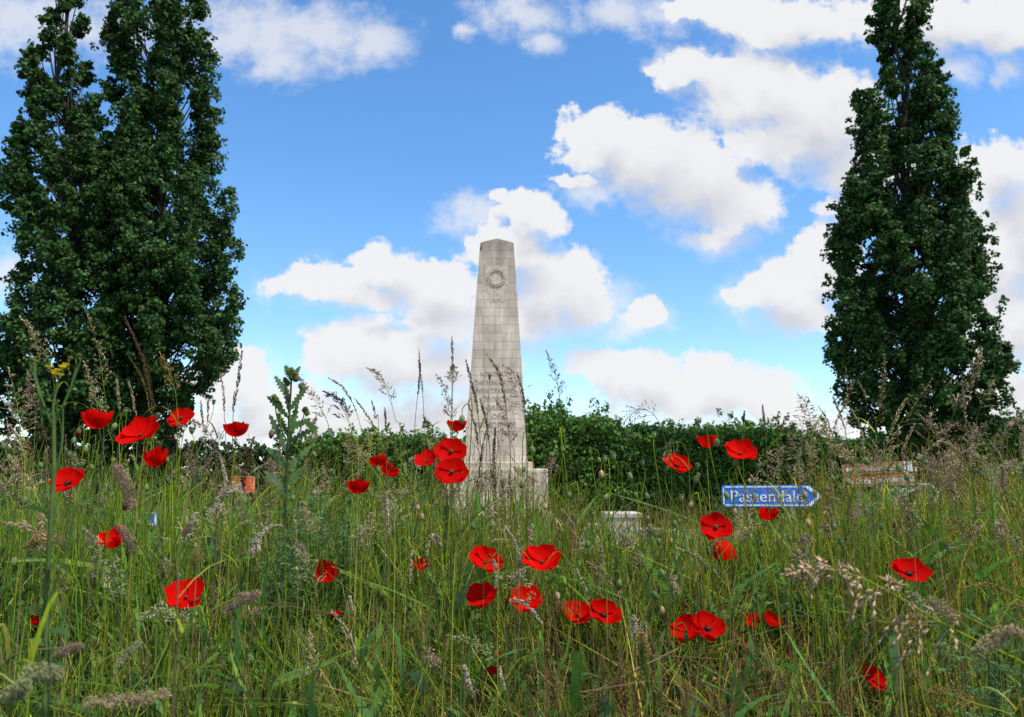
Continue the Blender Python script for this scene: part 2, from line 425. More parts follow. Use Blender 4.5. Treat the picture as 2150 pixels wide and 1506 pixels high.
# ------------------------------------------------------------------ the monument
def build_monument():
    Y0 = 25.0
    root = empty('memorial_obelisk', (at(1041, 1000, Y0)[0], Y0 + 1.1, 0))
    tag(root, 'tall pale stone obelisk with a carved wreath standing behind the meadow', 'monument')
    ox, oy = root.location.x, root.location.y
    zof = lambda y: float(at(1041, y, Y0 + .08 + min(1, max(0, (985 - y) / 478)) * .46)[2])
    g = Geo()
    zb, zt, zn = zof(985), zof(507), zof(527)
    hw = lambda z: np.interp(z, (zb, zt), (1.02, .562))
    def ring(z, notch, h=None):
        h = hw(z) if h is None else h
        n = notch
        p = [(-h + n, -h), (h - n, -h), (h - n, -h + n), (h, -h + n), (h, h - n), (h - n, h - n), (h - n, h), (-h + n, h), (-h + n, h - n), (-h, h - n), (-h, -h + n), (-h + n, -h + n)]
        return np.array([(ox + a, oy + b, z) for a, b in p])
    e = .004
    rings = [ring(zb, e), ring(zn, e), ring(zn + .002, .075), ring(zt - .02, .075)]
    v = np.concatenate(rings); n = 12
    q = [(k * n + i, k * n + (i + 1) % n, (k + 1) * n + (i + 1) % n, (k + 1) * n + i) for k in range(3) for i in range(n)]
    t = []
    base = len(v)
    h = hw(zt)
    # low pointed head: gable on each face, corners cut back
    v = np.concatenate((v, [[ox, oy, zt + .14]] , [[ox, oy - h, zt + .10], [ox + h, oy, zt + .10], [ox, oy + h, zt + .10], [ox - h, oy, zt + .10]]))
    ap = base; mid = [base + 1, base + 2, base + 3, base + 4]
    tr = lambda i: 3 * n + i
    t += [(tr(0), tr(1), mid[0]), (tr(3), tr(4), mid[1]), (tr(6), tr(7), mid[2]), (tr(9), tr(10), mid[3])]
    q += [(mid[0], tr(1), tr(2), ap), (tr(2), tr(3), mid[1], ap), (mid[1], tr(4), tr(5), ap), (tr(5), tr(6), mid[2], ap),
          (mid[2], tr(7), tr(8), ap), (tr(8), tr(9), mid[3], ap), (mid[3], tr(10), tr(11), ap), (tr(11), tr(0), mid[0], ap)]
    g.add(v, q, t)
    g.build('shaft', M_STONE, root)
    # carved recess, wreath, ribbon on the sloping front
    ft = lambda z: oy - float(hw(z))                                        # y of the front face at height z
    def strip(gg, x0, x1, z0, z1, proud, col=(.5, .5, .5)):
        v_ = []
        for z in (z0, z1):
            for x in (x0, x1):
                v_ += [(ox + x, ft(z) - proud, z), (ox + x, ft(z) + .02, z)]
        gg.add(v_, [(0, 4, 6, 2), (0, 2, 3, 1), (4, 5, 7, 6), (0, 1, 5, 4), (2, 6, 7, 3)], c=col)
    px = lambda p: (p) * (Y0 - .0) / FPX
    rec = Geo()
    for x0, x1, y0, y1 in ((-25, 25, 559, 598), (-20, 20, 598.2, 616), (-15, 16, 616.2, 634)):
        strip(rec, px(x0), px(x1), zof(y1), zof(y0), .006)
    rec.build('carved_panel', M_CARVE, root)
    gv = Geo()
    for x0, x1, y0, y1 in ((-25.8, 25.8, 558, 559), (-25.8, -25, 559, 599), (25, 25.8, 559, 599), (-25, -20, 598.2, 599), (20, 25, 598.2, 599),
                           (-20.8, -20, 599, 617), (20, 20.8, 599, 617), (-20, -15, 616.2, 617), (16, 20, 616.2, 617), (-15.8, -15, 617, 635), (16, 16.8, 617, 635), (-15, 16, 634.2, 635)):
        strip(gv, px(x0), px(x1), zof(y1), zof(y0), .004)
    gv.build('panel_joint', M_CUT, root)
    wr = Geo(); zc = zof(583)
    na, nb = 48, 8
    aa = np.arange(na) / na * 2 * math.pi
    R0, r0 = px(17.8), px(3.2)
    V_ = []
    for i, a in enumerate(aa):
        rr = r0 * (1 + .28 * math.cos(i * math.pi)) * (1.25 if abs(math.sin(a) + 1) < .15 else 1)
        for j in range(nb):
            b = j / nb * 2 * math.pi
            x = (R0 + rr * math.cos(b)) * math.cos(a); z = zc + (R0 + rr * math.cos(b)) * math.sin(a)
            V_.append((ox + x, ft(z) - .006 - rr * .5 * math.sin(b), z))
    wr.add(V_, [(i * nb + j, ((i + 1) % na) * nb + j, ((i + 1) % na) * nb + (j + 1) % nb, i * nb + (j + 1) % nb) for i in range(na) for j in range(nb)])
    wo = wr.build('wreath', M_CARVE, root)
    lf = Geo()
    for i, a in enumerate(np.arange(0, 2 * math.pi, .16)):
        for s in (-1, 1):
            c = np.array([ox + (R0 + s * r0 * .7) * math.cos(a), 0, zc + (R0 + s * r0 * .7) * math.sin(a)]); c[1] = ft(c[2]) - .03
            d = unit(np.array([-math.sin(a) + s * .25 * math.cos(a), -.2, math.cos(a) + s * .25 * math.sin(a)]))
            seeds(lf, c[None], d[None], np.array([.060]), np.array([.028]), np.array([[.5, .5, .5]]))
    lf.build('laurel_leaf', M_CARVE, wo)
    rb = Geo()
    for x0, x1 in ((-5, 0), (1.5, 6)): strip(rb, px(x0), px(x1), zof(627), zof(604), .014)
    for x0, x1 in ((-7, -1), (2.5, 8)): strip(rb, px(x0), px(x1), zof(630), zof(627), .018)
    rb.build('ribbon', M_CARVE, wo)
    # inscription
    for line, y, wd in (('IN', 768, 14), ('HONOUR OF', 786, 68), ('THE MEN OF THE', 804, 92), ('NEW ZEALAND', 821, 82), ('DIVISION', 838, 58),
                        ('THE BATTLE', 857, 66), ('OF', 875, 17), ('BROODSEINDE', 892, 84), ('4TH OCTOBER', 910, 80), ('1917', 928, 34)):
        z = zof(y)
        text_obj('inscription', line, .235, (0, ft(z) - .004 - oy, z), M_CUT, root, width=px(wd), depth=.012)
    # plinth and steps
    P = Geo(); box(P, (ox - 1.62, oy - 1.62, .72), (ox + 1.62, oy + 1.62, zb), bev=.04); P.build('plinth', M_STONE, root)
    P = Geo(); box(P, (ox - 1.18, oy - 1.18, zb), (ox + 1.18, oy + 1.18, zb + .22), bev=.03); P.build('shaft_base', M_STONE, root)
    for k, (h_, z0, z1) in enumerate(((1.85, .46, .72), (2.2, .22, .46), (2.6, .03, .22))):
        P = Geo(); box(P, (ox - h_, oy - h_, z0), (ox + h_, oy + h_, z1), bev=.03); P.build('step', M_STONE, root)
    # low side wall with its square pier
    def pier(name, label, x0, x1, ytop, ybot, d0, d1, cap=True):
        a = at(x0, ytop, d0); b = at(x1, ytop, d0)
        r = empty(name, ((a[0] + b[0]) / 2, d0, 0))
        tag(r, label, 'wall')
        G = Geo(); box(G, (a[0], d0, 0.03), (b[0], d1, a[2] - (.12 if cap else 0)), bev=.02); G.build('wall_body', M_STONE, r)
        if cap:
            G = Geo(); box(G, (a[0] - .03, d0 - .03, a[2] - .12), (b[0] + .03, d1 + .03, a[2]), bev=.02); G.build('coping', M_CARVE, r)
    pier('stone_pier', 'square pale stone pier low beside the obelisk, right of the steps', 1274, 1345, 1077, 1135, 20.5, 21.7)
    pier('low_stone_wall', 'low pale stone wall joining the square pier from its left', 1238, 1272, 1101, 1135, 20.7, 21.3)
    pier('stone_kerb_wall', 'lowest stone wall stub between the obelisk steps and the pier', 1168, 1200, 1110, 1140, 21, 21.5, False)
build_monument()

# ------------------------------------------------------------------ road signs across the road
def signboard(name, label, px0, py0, px1, Y, parts, posts, tilt=0.0, thick=.025):
    """parts: (kind, colour or text, data) with x, z in photo pixels measured from (px0, py0), z upward"""
    o = at(px0, py0, Y); k = Y / FPX
    r = empty(name, (o[0], o[1], 0)); tag(r, label, 'road sign')
    H = Geo
    for nm, col, poly, y0, y1 in parts:
        g = H(); plate(g, np.asarray(poly, float) * k, y0, y1, col)
        g.v[0] = rot_y(g.v[0], tilt) + np.array((o[0], o[1], o[2]))
        g.build(nm, M_PLAIN, r)
    for pxx, top in posts:
        g = H(); zt = o[2] + top * k
        P = np.array([[(o[0] + pxx * k, o[1] + .065, 0.0), (o[0] + pxx * k, o[1] + .065, zt)]]); tubes(g, P, np.full((1, 2), .032), np.array([[.33, .34, .35]]), 12)
        g.build('post', M_STEEL, r, smooth=True)
    return r, o, k
def rot_y(v, a):
    c, s = math.cos(a), math.sin(a); v = v.copy(); x, z = v[:, 0].copy(), v[:, 2].copy()
    v[:, 0] = x * c - z * s; v[:, 2] = x * s + z * c; return v
BLUE, WHITE, BROWN, GREEN, ORANGE = (.008, .155, .68), (.80, .82, .84), (.40, .155, .08), (.02, .085, .06), (.85, .075, .02)
def line(pts, wd):
    """thin outline pieces along a polyline"""
    out = []
    for (a, b) in zip(pts[:-1], pts[1:]):
        a, b = np.array(a, float), np.array(b, float); n = np.array((-(b - a)[1], (b - a)[0])); n = n / np.linalg.norm(n) * wd / 2
        e = (b - a) / np.linalg.norm(b - a) * wd / 2
        out.append([a - e - n, b + e - n, b + e + n, a - e + n])
    return out
def build_signs():
    # blue direction arrow
    out = [(3, 0), (183, 0), (207, 22), (183, 45), (5, 45), (1, 41), (0, 4)]
    parts = [('panel', BLUE, out, -.012, .012)]
    r, o, k = signboard('direction_sign', 'blue arrow-shaped road sign lettered Passendale in white', 1516, 1065, 1727, 11.4, parts, [(40, 46), (150, 46)])
    g = Geo()
    for pl in line([(4, 4), (180, 3.5)], 2.4) + line([(180, 41.5), (4, 41)], 2.4) + line([(4, 41), (4, 4)], 2.4):
        plate(g, np.array(pl) * k + np.array((o[0], o[2])), o[1] - .015, o[1] - .0125, WHITE)
    g.build('border', M_WHITE, r)
    g = Geo()
    for pl in ([(176, 4), (183, 2), (205, 22), (197, 22)], [(197, 22.05), (205, 22.05), (183, 43), (172, 41.5)], ):
        plate(g, np.array(pl) * k + np.array((o[0], o[2])), o[1] - .018, o[1] - .0155, WHITE)
    g.build('arrowhead', M_WHITE, r)
    text_obj('lettering', 'Passendale', 33 * k, (93 * k, -.0165, o[2] + 21 * k), M_WHITE, r, width=150 * k, depth=.006)
    # the two brown museum boards, one thing each
    T = RAD(3.2)
    def brown(name, label, px0, py0, wd, ht, body, tw, tx, ts, extra, Y=12.0, post=True):
        out_ = [(6, 0), (wd, 0), (wd, ht), (6, ht), (1.5, ht - 3), (0, ht / 2), (1.5, 3)]
        r_, o_, k_ = signboard(name, label, px0, py0, px0 + wd, Y, [('panel', BROWN, out_, -.012, .012)], [(35, ht - 4), (118, ht)] if post else [], T)
        t_ = text_obj('lettering', body, ts * k_, (0, 0, 0), M_WHITE, r_, width=tw * k_, depth=.004)
        t_.location = (tx * k_ * math.cos(T) - (ht / 2) * k_ * math.sin(T), -.016, o_[2] + tx * k_ * math.sin(T) + ht / 2 * k_); t_.rotation_euler = (0, -T, 0)
        for nm, poly, cl in extra:
            g_ = Geo(); plate(g_, np.array(poly, float) * k_, -.0175, -.013, cl); g_.v[0] = rot_y(g_.v[0], T) + o_
            g_.build(nm, M_PLAIN, r_)
    brown('museum_sign', 'upper brown museum board with white left arrow and white picture square', 1769, 1000, 156, 24, 'Museum Passchendaele M', 98, 74, 16,
          [('arrow', [(6, 12), (13, 18), (13, 14), (20, 14), (20, 10), (13, 10), (13, 6)], WHITE), ('picture_square', [(128, 2), (146, 2), (146, 23), (128, 23)], WHITE),
           ('edge_strip', [(149, 2), (154, 2), (154, 23), (149, 23)], WHITE)])
    brown('dairy_sign', 'lower brown board lettered De Oude Kaasmakerij under the museum board', 1771, 1024.5, 152, 22, 'De Oude Kaasmakerij', 122, 66, 17,
          [('picture_square', [(136, 5), (148, 5), (148, 17), (136, 17)], (.62, .5, .42))], post=False)
    # green cemetery arrow, mostly behind grass
    out = [(0, 0), (126, 0), (146, 22), (126, 45), (0, 45)]
    r, o, k = signboard('cemetery_sign', 'dark green arrow sign with white edging half hidden by grass', 1830, 1060, 1976, 12.3, [('panel', GREEN, out, -.012, .012)], [(30, 46), (100, 46)])
    g = Geo()
    for pl in line([(2, 42), (124, 42)], 3.2) + line([(124, 42), (142, 22)], 4) + line([(142, 22), (124, 3)], 4) + line([(124, 3), (2, 3)], 2.5):
        plate(g, np.array(pl) * k + np.array((o[0], o[2])), o[1] - .016, o[1] - .0125, WHITE)
    g.build('border', M_WHITE, r)
    text_obj('lettering', 'New British', 15 * k, (56 * k, -.0165, o[2] + 31 * k), M_WHITE, r, width=88 * k)
    text_obj('lettering', 'Cemetery', 15 * k, (56 * k, -.0165, o[2] + 14 * k), M_WHITE, r, width=70 * k)
    # orange-red board and blue board glimpsed through the grass
    r, o, k = signboard('orange_sign', 'small bright orange-red road board with pale rim behind grass at left', 488, 1034, 534, 11.6,
                        [('panel', ORANGE, [(0, 0), (45, 0), (45, 33), (0, 33)], -.012, .012)], [(22, 32)])
    g = Geo()
    for pl in line([(1, 32), (44, 32)], 2) + line([(44, 32), (44, 1)], 2): plate(g, np.array(pl) * k + np.array((o[0], o[2])), o[1] - .016, o[1] - .0125, (.82, .42, .36))
    g.build('border', M_PLAIN, r)
    r, o, k = signboard('blue_sign', 'small blue and white road board deep in the grass at left', 252, 1103, 328, 9.6,
                        [('panel', BLUE, [(0, 0), (76, 0), (76, 26), (0, 26)], -.012, .012)], [(38, 25)])
    g = Geo()
    for pl in line([(2, 24.5), (74, 24.5)], 2.4) + line([(73, 24.5), (73, 1.5)], 4) + line([(73, 1.5), (2, 1.5)], 2.4): plate(g, np.array(pl) * k + np.array((o[0], o[2])), o[1] - .016, o[1] - .0125, WHITE)
    g.build('border', M_WHITE, r)
build_signs()

# ------------------------------------------------------------------ poplars and hedge
def leaf_cols(n, base, var=.35, warm=.12):
    b = np.asarray(base) * np.exp(RNG.normal(0, var, (n, 1)))
    b = b * (1 + RNG.normal(0, warm, (n, 3)) * np.array((1.2, .5, .8)))
    return np.clip(b, .002, .9)
def clump_leaves(g, C, Rc, per, size, base, flat=.85, bright=None):
    n = len(C) * per
    idx = np.repeat(np.arange(len(C)), per)
    d = rnd_unit(n) * (RNG.random((n, 1)) ** .45)
    p = C[idx] + d * Rc[idx][:, None] * np.array((1, 1, flat))
    nr = unit(d + rnd_unit(n) * .75 + np.array((0, 0, .25)))                # leaves face outward from their spray
    dr = unit(np.cross(nr, rnd_unit(n)) + np.array((0, 0, -.35)))
    L = size * RNG.uniform(.7, 1.3, n)
    c = leaf_cols(len(C), base, .20, .08)[idx] * np.exp(RNG.normal(0, .15, (n, 1)))
    kites(g, p, dr, L, L * RNG.uniform(.8, 1.1, n), c, .10, nr)
def poplar(label, trunk_px, rows, Y, nb, seed):
    global RNG
    RNG = np.random.default_rng(seed)
    rows = np.array(rows, float)
    zs = at(0, rows[:, 0], Y)[:, 2]; xl = at(rows[:, 1], rows[:, 0], Y)[:, 0]; xr = at(rows[:, 2], rows[:, 0], Y)[:, 0]
    o = np.argsort(zs); zs, xl, xr = zs[o], xl[o], xr[o]
    xt = float(at(trunk_px, 1000, Y)[0])
    root = tag(empty('poplar_tree', (xt, Y, 0)), label, 'tree', 'tall poplars beside the memorial')
    zlo, zhi = zs[0], zs[-1]
    cx = lambda z: (np.interp(z, zs, xl) + np.interp(z, zs, xr)) / 2
    hw = lambda z: np.maximum(.15, (np.interp(z, zs, xr) - np.interp(z, zs, xl)) / 2)
    # upswept plumes fill the crown: most near its surface, some inside
    zz = np.linspace(zlo, zhi, 400); wgt = hw(zz) ** 1.3; cdf = np.cumsum(wgt) / wgt.sum()
    zc = np.interp((np.arange(nb) + RNG.random(nb)) / nb, cdf, zz)
    th = np.arange(nb) * 2.39996 + RNG.normal(0, .3, nb)
    rad = np.where(RNG.random(nb) < .78, RNG.uniform(.72, 1.06, nb), RNG.uniform(.1, .6, nb))
    W = hw(zc); r0 = np.clip(.26 + .12 * W, .26, .60) * RNG.uniform(.8, 1.2, nb)
    Hh = RNG.uniform(1.0, 1.9, nb) * np.clip(.55 + W * .22, .6, 1.15)
    ex = cx(zc) + np.maximum(W - r0 * .75, .04) * rad * np.cos(th); ey = Y + np.maximum(W * .9 - r0 * .75, .04) * rad * np.sin(th)
    ze = np.minimum(zc + Hh * .5, zhi)
    E = np.stack((ex, ey, ze), -1)
    zs0 = np.maximum(.4, zc - Hh * .5 - RNG.uniform(.8, 1.8, nb) - rad * .7)
    tx = lambda z: xt + (cx(np.maximum(z, zlo)) - xt) * np.clip(z / 6, 0, 1)
    S = np.stack((tx(zs0), np.full(nb, Y), zs0), -1)
    M_ = S * .45 + E * .55 + np.stack(((E[:, 0] - S[:, 0]) * .32, (E[:, 1] - S[:, 1]) * .32, -(ze - zs0) * .10), -1)
    tt = np.linspace(0, 1, 7)[None, :, None]
    B = S[:, None] * (1 - tt) ** 2 + 2 * M_[:, None] * tt * (1 - tt) + E[:, None] * tt ** 2
    g = Geo()
    kz = np.linspace(0, zhi - .8, 26)
    TP = np.stack((tx(kz) + .06 * np.sin(kz * 1.3), Y + .05 * np.cos(kz), kz), -1)[None]
    tubes(g, TP, (.26 * (1 - kz / (zhi + .5)) ** 1.3 + .015)[None], np.array([[.045, .04, .032]]), 9)
    root_trunk = g.build('trunk', M_BARK, root, smooth=True)
    g = Geo()
    tubes(g, B, np.linspace(.045, .008, 7)[None] * np.ones((nb, 1)), np.tile((.05, .045, .035), (nb, 1)), 4)
    g.build('branches', M_BARK, root_trunk)
    g = Geo()
    C, Rc = [], []
    for k in range(nb):
        m = int(9 + 9 * r0[k] / .45); t = np.sort(RNG.random(m)); a = RNG.uniform(0, 6.28, m)
        rl = r0[k] * np.sin(np.pi * np.clip(t * .80 + .16, 0, 1)) ** .8                     # flame outline: full below, pointed above
        lean = np.array((math.cos(th[k]), math.sin(th[k]), 0)) * rad[k] * .22
        ax_ = np.array((ex[k], ey[k], zc[k])) + (t - .5)[:, None] * (np.array((0, 0, Hh[k])) + lean)
        C.append(ax_ + np.stack((np.cos(a), np.sin(a), 0 * a), -1) * (rl * RNG.uniform(.35, .85, m))[:, None]); Rc.append(np.clip(rl * .56, .11, .30) * RNG.uniform(.8, 1.2, m))
    C, Rc = np.concatenate(C), np.concatenate(Rc)
    clump_leaves(g, C, Rc, 44, .122, (.042, .098, .024), .8)
    # stray sprays that break the outline
    ns = nb
    zq = np.interp(RNG.random(ns), cdf, zz); thq = RNG.uniform(0, 2 * math.pi, ns)
    Cq = np.stack((cx(zq) + hw(zq) * 1.0 * np.cos(thq), Y + hw(zq) * .9 * np.sin(thq), zq), -1)
    clump_leaves(g, Cq, np.full(ns, .15), 16, .12, (.042, .098, .024))
    g.build('crown', M_LEAF, root)
poplar('slimmer left-hand poplar of the close pair, with its own narrow top at the picture edge', 150,
       [(-260, 125, 150), (-100, 108, 172), (0, 98, 180), (60, 92, 192), (110, 72, 196), (135, 42, 192), (200, 45, 196), (260, 62, 250), (350, 8, 290), (440, 14, 300), (520, 30, 300),
        (590, 55, 300), (640, 18, 300), (700, 0, 300), (780, -25, 290), (860, -20, 280), (930, 0, 250), (990, 60, 190)], 27, 132, 11)
poplar('broad double-topped left poplar beside the slimmer one, leaves fraying to the right', 305,
       [(-330, 300, 340), (-150, 270, 400), (0, 240, 436), (60, 222, 452), (120, 226, 446), (180, 230, 456), (280, 205, 470), (340, 190, 452), (420, 180, 496), (500, 180, 496),
        (580, 190, 512), (650, 190, 500), (740, 180, 498), (800, 180, 446), (860, 190, 416), (930, 210, 385), (1000, 240, 370)], 28, 172, 12)
poplar('single tall poplar rising on the right above the road signs', 1935,
       [(-240, 1870, 1900), (-80, 1838, 1935), (0, 1816, 1956), (60, 1816, 1946), (110, 1826, 1930), (165, 1832, 1985), (200, 1795, 1996), (260, 1786, 2004), (320, 1794, 1992), (380, 1770, 2042),
        (430, 1745, 2040), (490, 1736, 2066), (560, 1744, 2070), (640, 1734, 2086), (700, 1746, 2070), (760, 1742, 2108), (830, 1772, 2112), (880, 1800, 2090), (930, 1830, 2010), (990, 1880, 1980)], 27, 168, 13)
# two side tops of the right poplar are lobes of its own crown: handled by its outline rows
def hedge(name, label, tops, Y, depth, dens, base, size, seed):
    global RNG
    RNG = np.random.default_rng(seed)
    tops = np.array(tops, float); xs = at(tops[:, 0], tops[:, 1], Y)[:, 0]; zt = at(tops[:, 0], tops[:, 1], Y)[:, 2]
    x0, x1 = xs[0], xs[-1]
    root = tag(empty(name, ((x0 + x1) / 2, Y, 0)), label, 'hedge')
    top = lambda x: np.interp(x, xs, zt) + (.32 * fbm(x * 2.2, x * 0 + seed, seed) + .16 * fbm(x * 7, x * 0, seed))
    n = int((x1 - x0) * dens)
    X = RNG.uniform(x0, x1, n); u = RNG.random(n)
    Zt = top(X)
    Z = Zt * (1 - .985 * (1 - u) ** 1.15) - .15
    dy = (RNG.random(n) ** 1.6) * depth
    dy = np.where(u > .9, RNG.random(n) * depth, dy)
    yb = Y + dy + .35 * fbm(X * 1.6, Z * 1.6, seed + 1)
    g = Geo()
    clump_leaves(g, np.stack((X, yb, Z), -1), np.full(n, .26), 16, size, base)
    ns = int((x1 - x0) * 7)                                                 # upright shoots along the top
    X = RNG.uniform(x0, x1, ns); hh = RNG.gamma(1.6, .09, ns)
    C = np.stack((X, Y + RNG.random(ns) * depth, top(X) + hh), -1)
    clump_leaves(g, C, np.full(ns, .12), 14, size * .9, base, 1.8)
    g.build('foliage', M_LEAF, root)
    g = Geo(); ns = int((x1 - x0) * 2)
    X = np.sort(RNG.uniform(x0, x1, ns)); zz = top(X) * .8
    P = np.stack([np.stack((X + RNG.normal(0, .1, ns) * t, np.full(ns, Y + depth * .5), zz * t), -1) for t in (0, .5, 1.)], 1)
    tubes(g, P, np.tile((.06, .045, .015), (ns, 1)), np.tile((.05, .04, .03), (ns, 1)), 5)
    g.build('wood', M_BARK, root)
hedge('boundary_hedge', 'tall dark green clipped hedge running behind the obelisk and the signs',
      [(585, 965), (640, 918), (700, 922), (760, 912), (830, 904), (900, 912), (980, 905), (1050, 885), (1110, 868), (1150, 850), (1195, 866), (1240, 880), (1260, 866), (1310, 886), (1345, 872),
       (1390, 890), (1450, 884), (1500, 892), (1560, 890), (1620, 902), (1680, 898), (1740, 910), (1800, 918), (1900, 905), (2000, 900), (2070, 908), (2120, 880), (2160, 872), (2300, 880), (2500, 890)],
      32, 3.0, 520, (.075, .165, .032), .142, 21)
hedge('far_hedge', 'low distant hedge line seen at left between the poplars and the tall hedge',
      [(-300, 925), (-100, 930), (0, 928), (100, 945), (380, 940), (430, 934), (500, 942), (560, 936), (620, 940), (700, 940)], 62, 2.5, 90, (.036, .062, .026), .26, 22)

# ------------------------------------------------------------------ the meadow on the bank
RNG = np.random.default_rng(42)
CAPX = [-300, 0, 60, 120, 200, 300, 380, 450, 520, 580, 640, 720, 800, 880, 940, 985, 1050, 1100, 1160, 1230, 1300, 1360, 1420, 1500, 1600, 1660, 1700, 1760, 1830, 1900, 2000, 2100, 2400]
CAPY = [905, 905, 915, 935, 960, 965, 970, 970, 965, 950, 950, 938, 935, 938, 942, 960, 972, 1005, 1062, 1096, 1100, 1095, 1085, 1090, 1095, 1055, 1010, 985, 962, 955, 955, 948, 940]
def capy(px): return np.interp(px, CAPX, CAPY)
def z_at(py, Y): return 1.6 + Y * ray(0., py)[..., 2]
GREEN = [(.185, .275, .012), (.25, .335, .018), (.105, .195, .014), (.33, .37, .040), (.115, .215, .030), (.42, .38, .075)]
TAN = [(.44, .34, .20), (.36, .28, .16), (.52, .42, .27), (.30, .22, .13)]
PURP = [(.32, .22, .165), (.39, .28, .20), (.26, .175, .135)]
DBROWN = [(.085, .046, .028), (.11, .062, .035), (.07, .04, .028)]
GOLD = [(.30, .20, .075), (.26, .18, .06)]
def pick(pal, n, var=.18):
    p = np.asarray(pal)[RNG.integers(0, len(pal), n)]
    return np.clip(p * np.exp(RNG.normal(0, var, (n, 1))), .004, .85)

